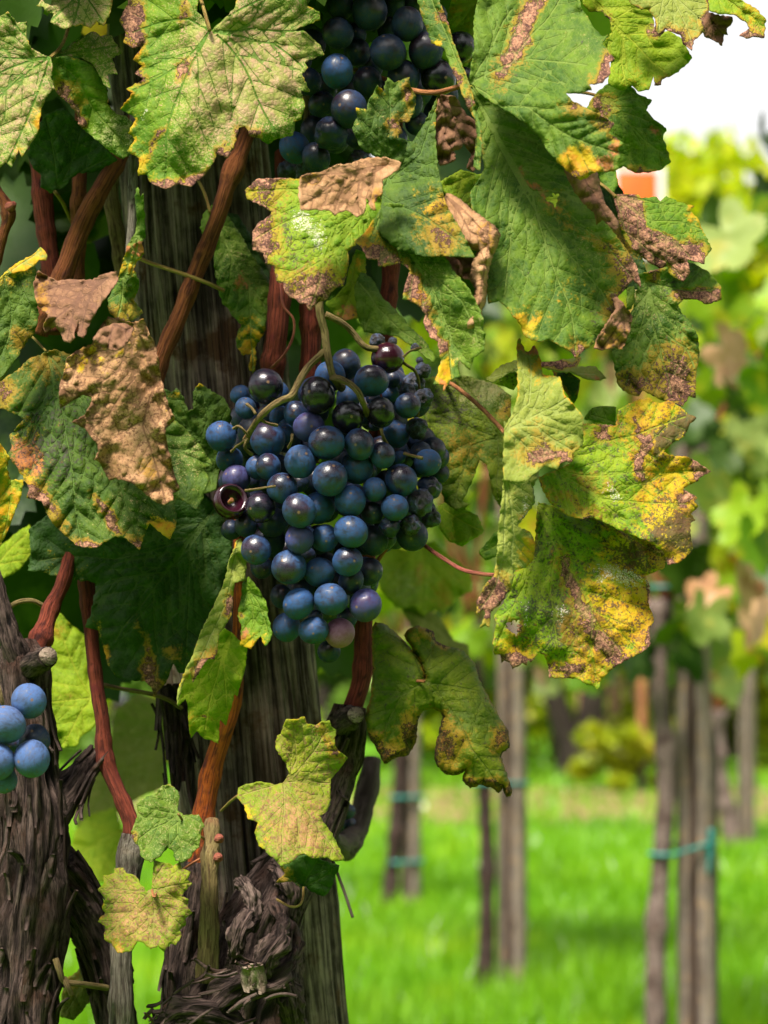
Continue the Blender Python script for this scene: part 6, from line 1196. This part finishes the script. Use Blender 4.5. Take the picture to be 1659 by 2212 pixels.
def bunch(label, tag, berries, Yc, ctr, half, depth, stems, fill, seed, group=None, fillk='d', stemr=4.5, top=None):
    rng = random.Random(seed)
    cpx, cpy = cv(tag, [ctr])[0]; hx_, hy_ = half[0] / 2.4, half[1] / 2.4
    e = empty('grape_bunch', label, 'grape bunch', P(cpx, cpy, Yc), group)
    B = []
    for q in berries:
        x, y = cv(tag, [q[:2]])[0]; r = q[2] / 2.4; k = q[3]; back = q[4] if len(q) > 4 else 0
        d = 1 - ((x - cpx) / hx_) ** 2 * .9 - ((y - cpy) / hy_) ** 2 * .7
        Y = Yc - depth * math.sqrt(max(d, .02)) + back * .010
        B.append([x, y, r, k, Y, back])
    n0 = len(B)
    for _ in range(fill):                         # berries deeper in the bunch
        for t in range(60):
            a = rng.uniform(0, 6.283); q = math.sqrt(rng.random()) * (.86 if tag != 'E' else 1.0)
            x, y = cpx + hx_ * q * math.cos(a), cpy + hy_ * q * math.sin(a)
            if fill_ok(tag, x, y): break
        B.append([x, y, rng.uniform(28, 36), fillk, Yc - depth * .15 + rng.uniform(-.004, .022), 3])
    for it in range(60):                          # push overlapping berries apart in depth, nearer ones stay nearer
        for i in range(len(B)):
            for j in range(i + 1, len(B)):
                a, b = B[i], B[j]; sc = Yc / FOC
                dx, dy = (a[0] - b[0]) * sc, (a[1] - b[1]) * sc; rr = (a[2] + b[2]) * sc * .97; l2 = dx * dx + dy * dy
                if l2 >= rr * rr: continue
                need = math.sqrt(rr * rr - l2); dY = b[4] - a[4]
                if abs(dY) < need:
                    mv = (need - abs(dY)) * .35
                    s_ = 1 if (dY > 0 or (dY == 0 and i < j)) else -1
                    if a[5] != b[5]: s_ = 1 if b[5] > a[5] else -1
                    wa, wb = (.3, 1.) if s_ > 0 else (1., .3)
                    a[4] -= s_ * mv * wa; b[4] += s_ * mv * wb
    for i, (x, y, r, k, Y, back) in enumerate(B):
        shr = 1 if k in 'sz' else 2 if k == 'o' else 0
        mk = {'z': 'd', 'o': 'w'}.get(k, k)
        o = bpy.data.objects.new('grape', berry_mesh(rng.randrange(5), mk, shr)); C.objects.link(o)
        sc = r / FOC * Y / R0
        o.location = P(x, y, Y); o.scale = (sc * rng.uniform(.94, 1.02), sc * rng.uniform(.95, 1.05), sc * rng.uniform(.98, 1.08))
        out = Vector(((x - cpx) / hx_ * .45 - .12 + rng.uniform(-.3, .3), -1, -(y - cpy) / hy_ * .4 + .30 + rng.uniform(-.35, .35)))
        if k == 'o': out = Vector((.35, -1, .25))
        qn = out.to_track_quat('Z', 'Y') @ Euler((0, 0, rng.uniform(0, 6.28))).to_quaternion()
        o.rotation_euler = qn.to_euler()
        adopt(o, e)
        lab = {'x': 'pink unripe grape', 'w': 'glossy wine-dark grape', 's': 'shrivelled grape', 'o': 'split hollow grape'}.get(k)
        if lab: o['label'] = lab
    for pts, r in stems:
        if r < 7: r *= .72
        tube('stem', PP(tag, pts), [(r * .84 * (1 - .25 * i / len(pts))) / FOC * .92 for i in range(len(pts))], WM['rachis'], e, seg=14, n=40, lump=.10, ridge=.03, knots=((.98, .35, .003),))
    return e
SIL = cv('E', [(190,860),(320,780),(700,680),(1080,720),(1220,900),(1260,1250),(1260,1430),(1180,1600),(1020,1660),(930,1880),(850,2060),(700,2190),(520,2120),(470,1930),(370,1780),(250,1600),(170,1430),(130,1130)])
SIL = SIL.mean(0) + (SIL - SIL.mean(0)) * .93
def fill_ok(tag, x, y):
    return tag != 'E' or bool(inside(np.array([[x, y]]), SIL)[0])
Hy = 1161
E_ = lambda x, y, r, k, b=0: (x, y, r, k, b)
H_ = lambda x, y, r, k, b=0: (x, y + Hy, r, k, b)
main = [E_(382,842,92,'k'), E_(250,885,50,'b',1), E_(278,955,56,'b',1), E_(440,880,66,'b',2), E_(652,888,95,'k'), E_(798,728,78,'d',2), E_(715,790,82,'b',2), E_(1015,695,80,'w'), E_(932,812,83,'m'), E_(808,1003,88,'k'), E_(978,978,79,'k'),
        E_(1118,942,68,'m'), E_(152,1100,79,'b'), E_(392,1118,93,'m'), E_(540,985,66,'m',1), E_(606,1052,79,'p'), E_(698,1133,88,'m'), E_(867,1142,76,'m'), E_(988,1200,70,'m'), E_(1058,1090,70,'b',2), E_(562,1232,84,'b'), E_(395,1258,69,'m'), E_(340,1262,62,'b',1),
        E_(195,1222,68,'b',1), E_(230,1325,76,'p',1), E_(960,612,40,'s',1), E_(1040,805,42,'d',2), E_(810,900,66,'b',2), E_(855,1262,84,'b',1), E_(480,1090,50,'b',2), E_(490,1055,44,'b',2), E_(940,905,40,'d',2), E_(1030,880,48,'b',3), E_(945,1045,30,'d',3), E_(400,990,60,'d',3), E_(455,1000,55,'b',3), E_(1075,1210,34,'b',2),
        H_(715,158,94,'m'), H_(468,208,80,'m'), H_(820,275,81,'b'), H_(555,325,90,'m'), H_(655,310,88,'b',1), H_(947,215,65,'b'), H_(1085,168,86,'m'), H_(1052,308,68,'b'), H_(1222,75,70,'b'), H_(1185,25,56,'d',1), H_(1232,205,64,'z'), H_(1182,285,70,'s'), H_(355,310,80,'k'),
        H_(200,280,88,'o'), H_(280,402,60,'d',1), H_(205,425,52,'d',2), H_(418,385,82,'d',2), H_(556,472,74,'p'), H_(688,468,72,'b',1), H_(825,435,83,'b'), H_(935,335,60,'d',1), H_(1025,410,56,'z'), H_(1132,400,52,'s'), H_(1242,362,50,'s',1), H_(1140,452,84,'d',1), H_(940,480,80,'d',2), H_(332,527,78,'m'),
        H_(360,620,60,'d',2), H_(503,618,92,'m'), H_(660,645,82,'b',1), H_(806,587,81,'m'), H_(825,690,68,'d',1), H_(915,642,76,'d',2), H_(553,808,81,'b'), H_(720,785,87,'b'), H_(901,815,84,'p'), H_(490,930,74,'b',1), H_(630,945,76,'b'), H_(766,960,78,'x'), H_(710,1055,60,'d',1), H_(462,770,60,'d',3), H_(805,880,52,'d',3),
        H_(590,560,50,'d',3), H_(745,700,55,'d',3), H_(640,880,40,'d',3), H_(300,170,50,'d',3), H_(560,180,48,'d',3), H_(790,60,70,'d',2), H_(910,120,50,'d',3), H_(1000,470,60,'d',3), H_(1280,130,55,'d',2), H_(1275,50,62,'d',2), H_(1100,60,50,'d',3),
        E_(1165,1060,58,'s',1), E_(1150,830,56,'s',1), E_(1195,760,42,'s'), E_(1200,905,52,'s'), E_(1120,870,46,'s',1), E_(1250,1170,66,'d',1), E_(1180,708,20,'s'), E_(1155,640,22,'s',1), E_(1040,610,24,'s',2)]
def fo(tag, x, y):
    a = (x - cv('E', [(700, 1350)])[0][0]) / 1.0
    return True
mb = bunch('main bunch of blue-black grapes hanging in front of the weathered post', 'E', main, .950, (680, 1330), (640, 860), .052,
      [([(655, 380, .905), (665, 470, .906), (688, 560, .907), (697, 640, .906), (712, 720, .903), (735, 800, .903), (775, 850, .915)], 11),
       ([(690, 660, .906), (650, 695, .904), (600, 745, .900), (555, 815, .893), (515, 890, .884), (460, 915, .878), (400, 955, .876), (345, 1010, .880), (305, 1070, .888), (280, 1120, .9)], 9.5),
       ([(690, 470, .907), (735, 490, .908), (795, 525, .910), (840, 570, .912), (870, 610, .912), (905, 640, .912), (960, 650, .915)], 9),
       ([(725, 795, .903), (770, 805, .898), (820, 830, .894), (860, 870, .892), (885, 925, .895), (910, 985, .905)], 9),
       ([(345, 1005, .880), (385, 1030, .882), (440, 1045, .890)], 5.5), ([(330, 985, .878), (310, 955, .88), (285, 935, .885)], 5), ([(285, 1110, .89), (275, 1160, .892), (310, 1195, .9)], 6), ([(280, 1120, .893), (235, 1150, .9), (205, 1180, .91)], 5),
       ([(980, 1060, .9), (990, 1100, .9), (1010, 1140, .905)], 6), ([(300, 1100, .89), (245, 1050, .888), (215, 1060, .9)], 5), ([(1095, 690, .91), (1130, 660, .91), (1190, 640, .91)], 4.5), ([(1060, 700, .92), (1110, 730, .92), (1160, 770, .925), (1180, 860, .93), (1170, 1000, .935)], 6),
       ([(275, 1382, .89), (330, 1375, .888), (390, 1365, .889), (430, 1360, .893)], 4.5), ([(520, 1090, .888), (515, 1125, .886), (500, 1160, .89)], 5), ([(1100, 1190, .905), (1140, 1200, .9), (1195, 1215, .897)], 5.5)],
      88, 7)
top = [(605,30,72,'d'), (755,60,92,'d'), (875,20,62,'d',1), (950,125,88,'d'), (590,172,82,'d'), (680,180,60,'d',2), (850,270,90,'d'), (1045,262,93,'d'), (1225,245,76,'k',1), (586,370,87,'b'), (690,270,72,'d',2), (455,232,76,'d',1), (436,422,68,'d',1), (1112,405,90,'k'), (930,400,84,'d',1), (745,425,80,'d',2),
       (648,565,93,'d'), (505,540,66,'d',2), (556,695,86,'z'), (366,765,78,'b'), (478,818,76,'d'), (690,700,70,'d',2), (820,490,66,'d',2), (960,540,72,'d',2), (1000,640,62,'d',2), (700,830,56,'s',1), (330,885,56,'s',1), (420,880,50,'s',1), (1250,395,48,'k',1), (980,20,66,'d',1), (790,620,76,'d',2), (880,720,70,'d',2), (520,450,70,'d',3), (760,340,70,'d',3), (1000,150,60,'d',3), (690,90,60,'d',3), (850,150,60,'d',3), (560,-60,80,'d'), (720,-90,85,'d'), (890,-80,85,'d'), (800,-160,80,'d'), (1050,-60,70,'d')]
bunch('dark shaded bunch of grapes at the top behind the leaves', 'B', top, .965, (790, 330), (560, 640), .052, [([(800, -330, .94), (790, -200, .945), (780, -60, .95), (770, 120, .96)], 12), ([(425, 500, .955), (430, 560, .955), (428, 640, .955)], 9)], 22, 8)
bunch('few pale blue grapes at the left edge beside the trunk', 'J', [(150,-15,93,'q'), (30,105,100,'q'), (-20,300,98,'q'), (165,285,96,'q'), (20,395,70,'q',1), (-60,200,80,'b',2), (-70,30,80,'b',2), (70,200,50,'d',3), (-90,380,70,'b',2)], .868, (20, 180), (260, 330), .022,
      [([(-60, -260, .875), (-30, -150, .872), (0, -40, .868), (20, 60, .872)], 8)], 3, 9)
bunch('single blurred dark grape behind the knobbly vine arm', 'K', [(800, 722, 46, 'd'), (815, 790, 38, 'd', 1), (790, 800, 34, 'd', 2)], 1.09, (800, 740), (80, 120), .012, [([(810, 560, 1.09), (808, 640, 1.09), (802, 690, 1.09)], 4)], 0, 10)
# the fruit debris in the split berry
o = tube('seed', [mb.children[0].location if False else P(*cv('H', [(190, 285)])[0], .883), P(*cv('H', [(210, 268)])[0], .8815)], [.0008, .0013], WM['petbrown'], mb, seg=8, n=4)
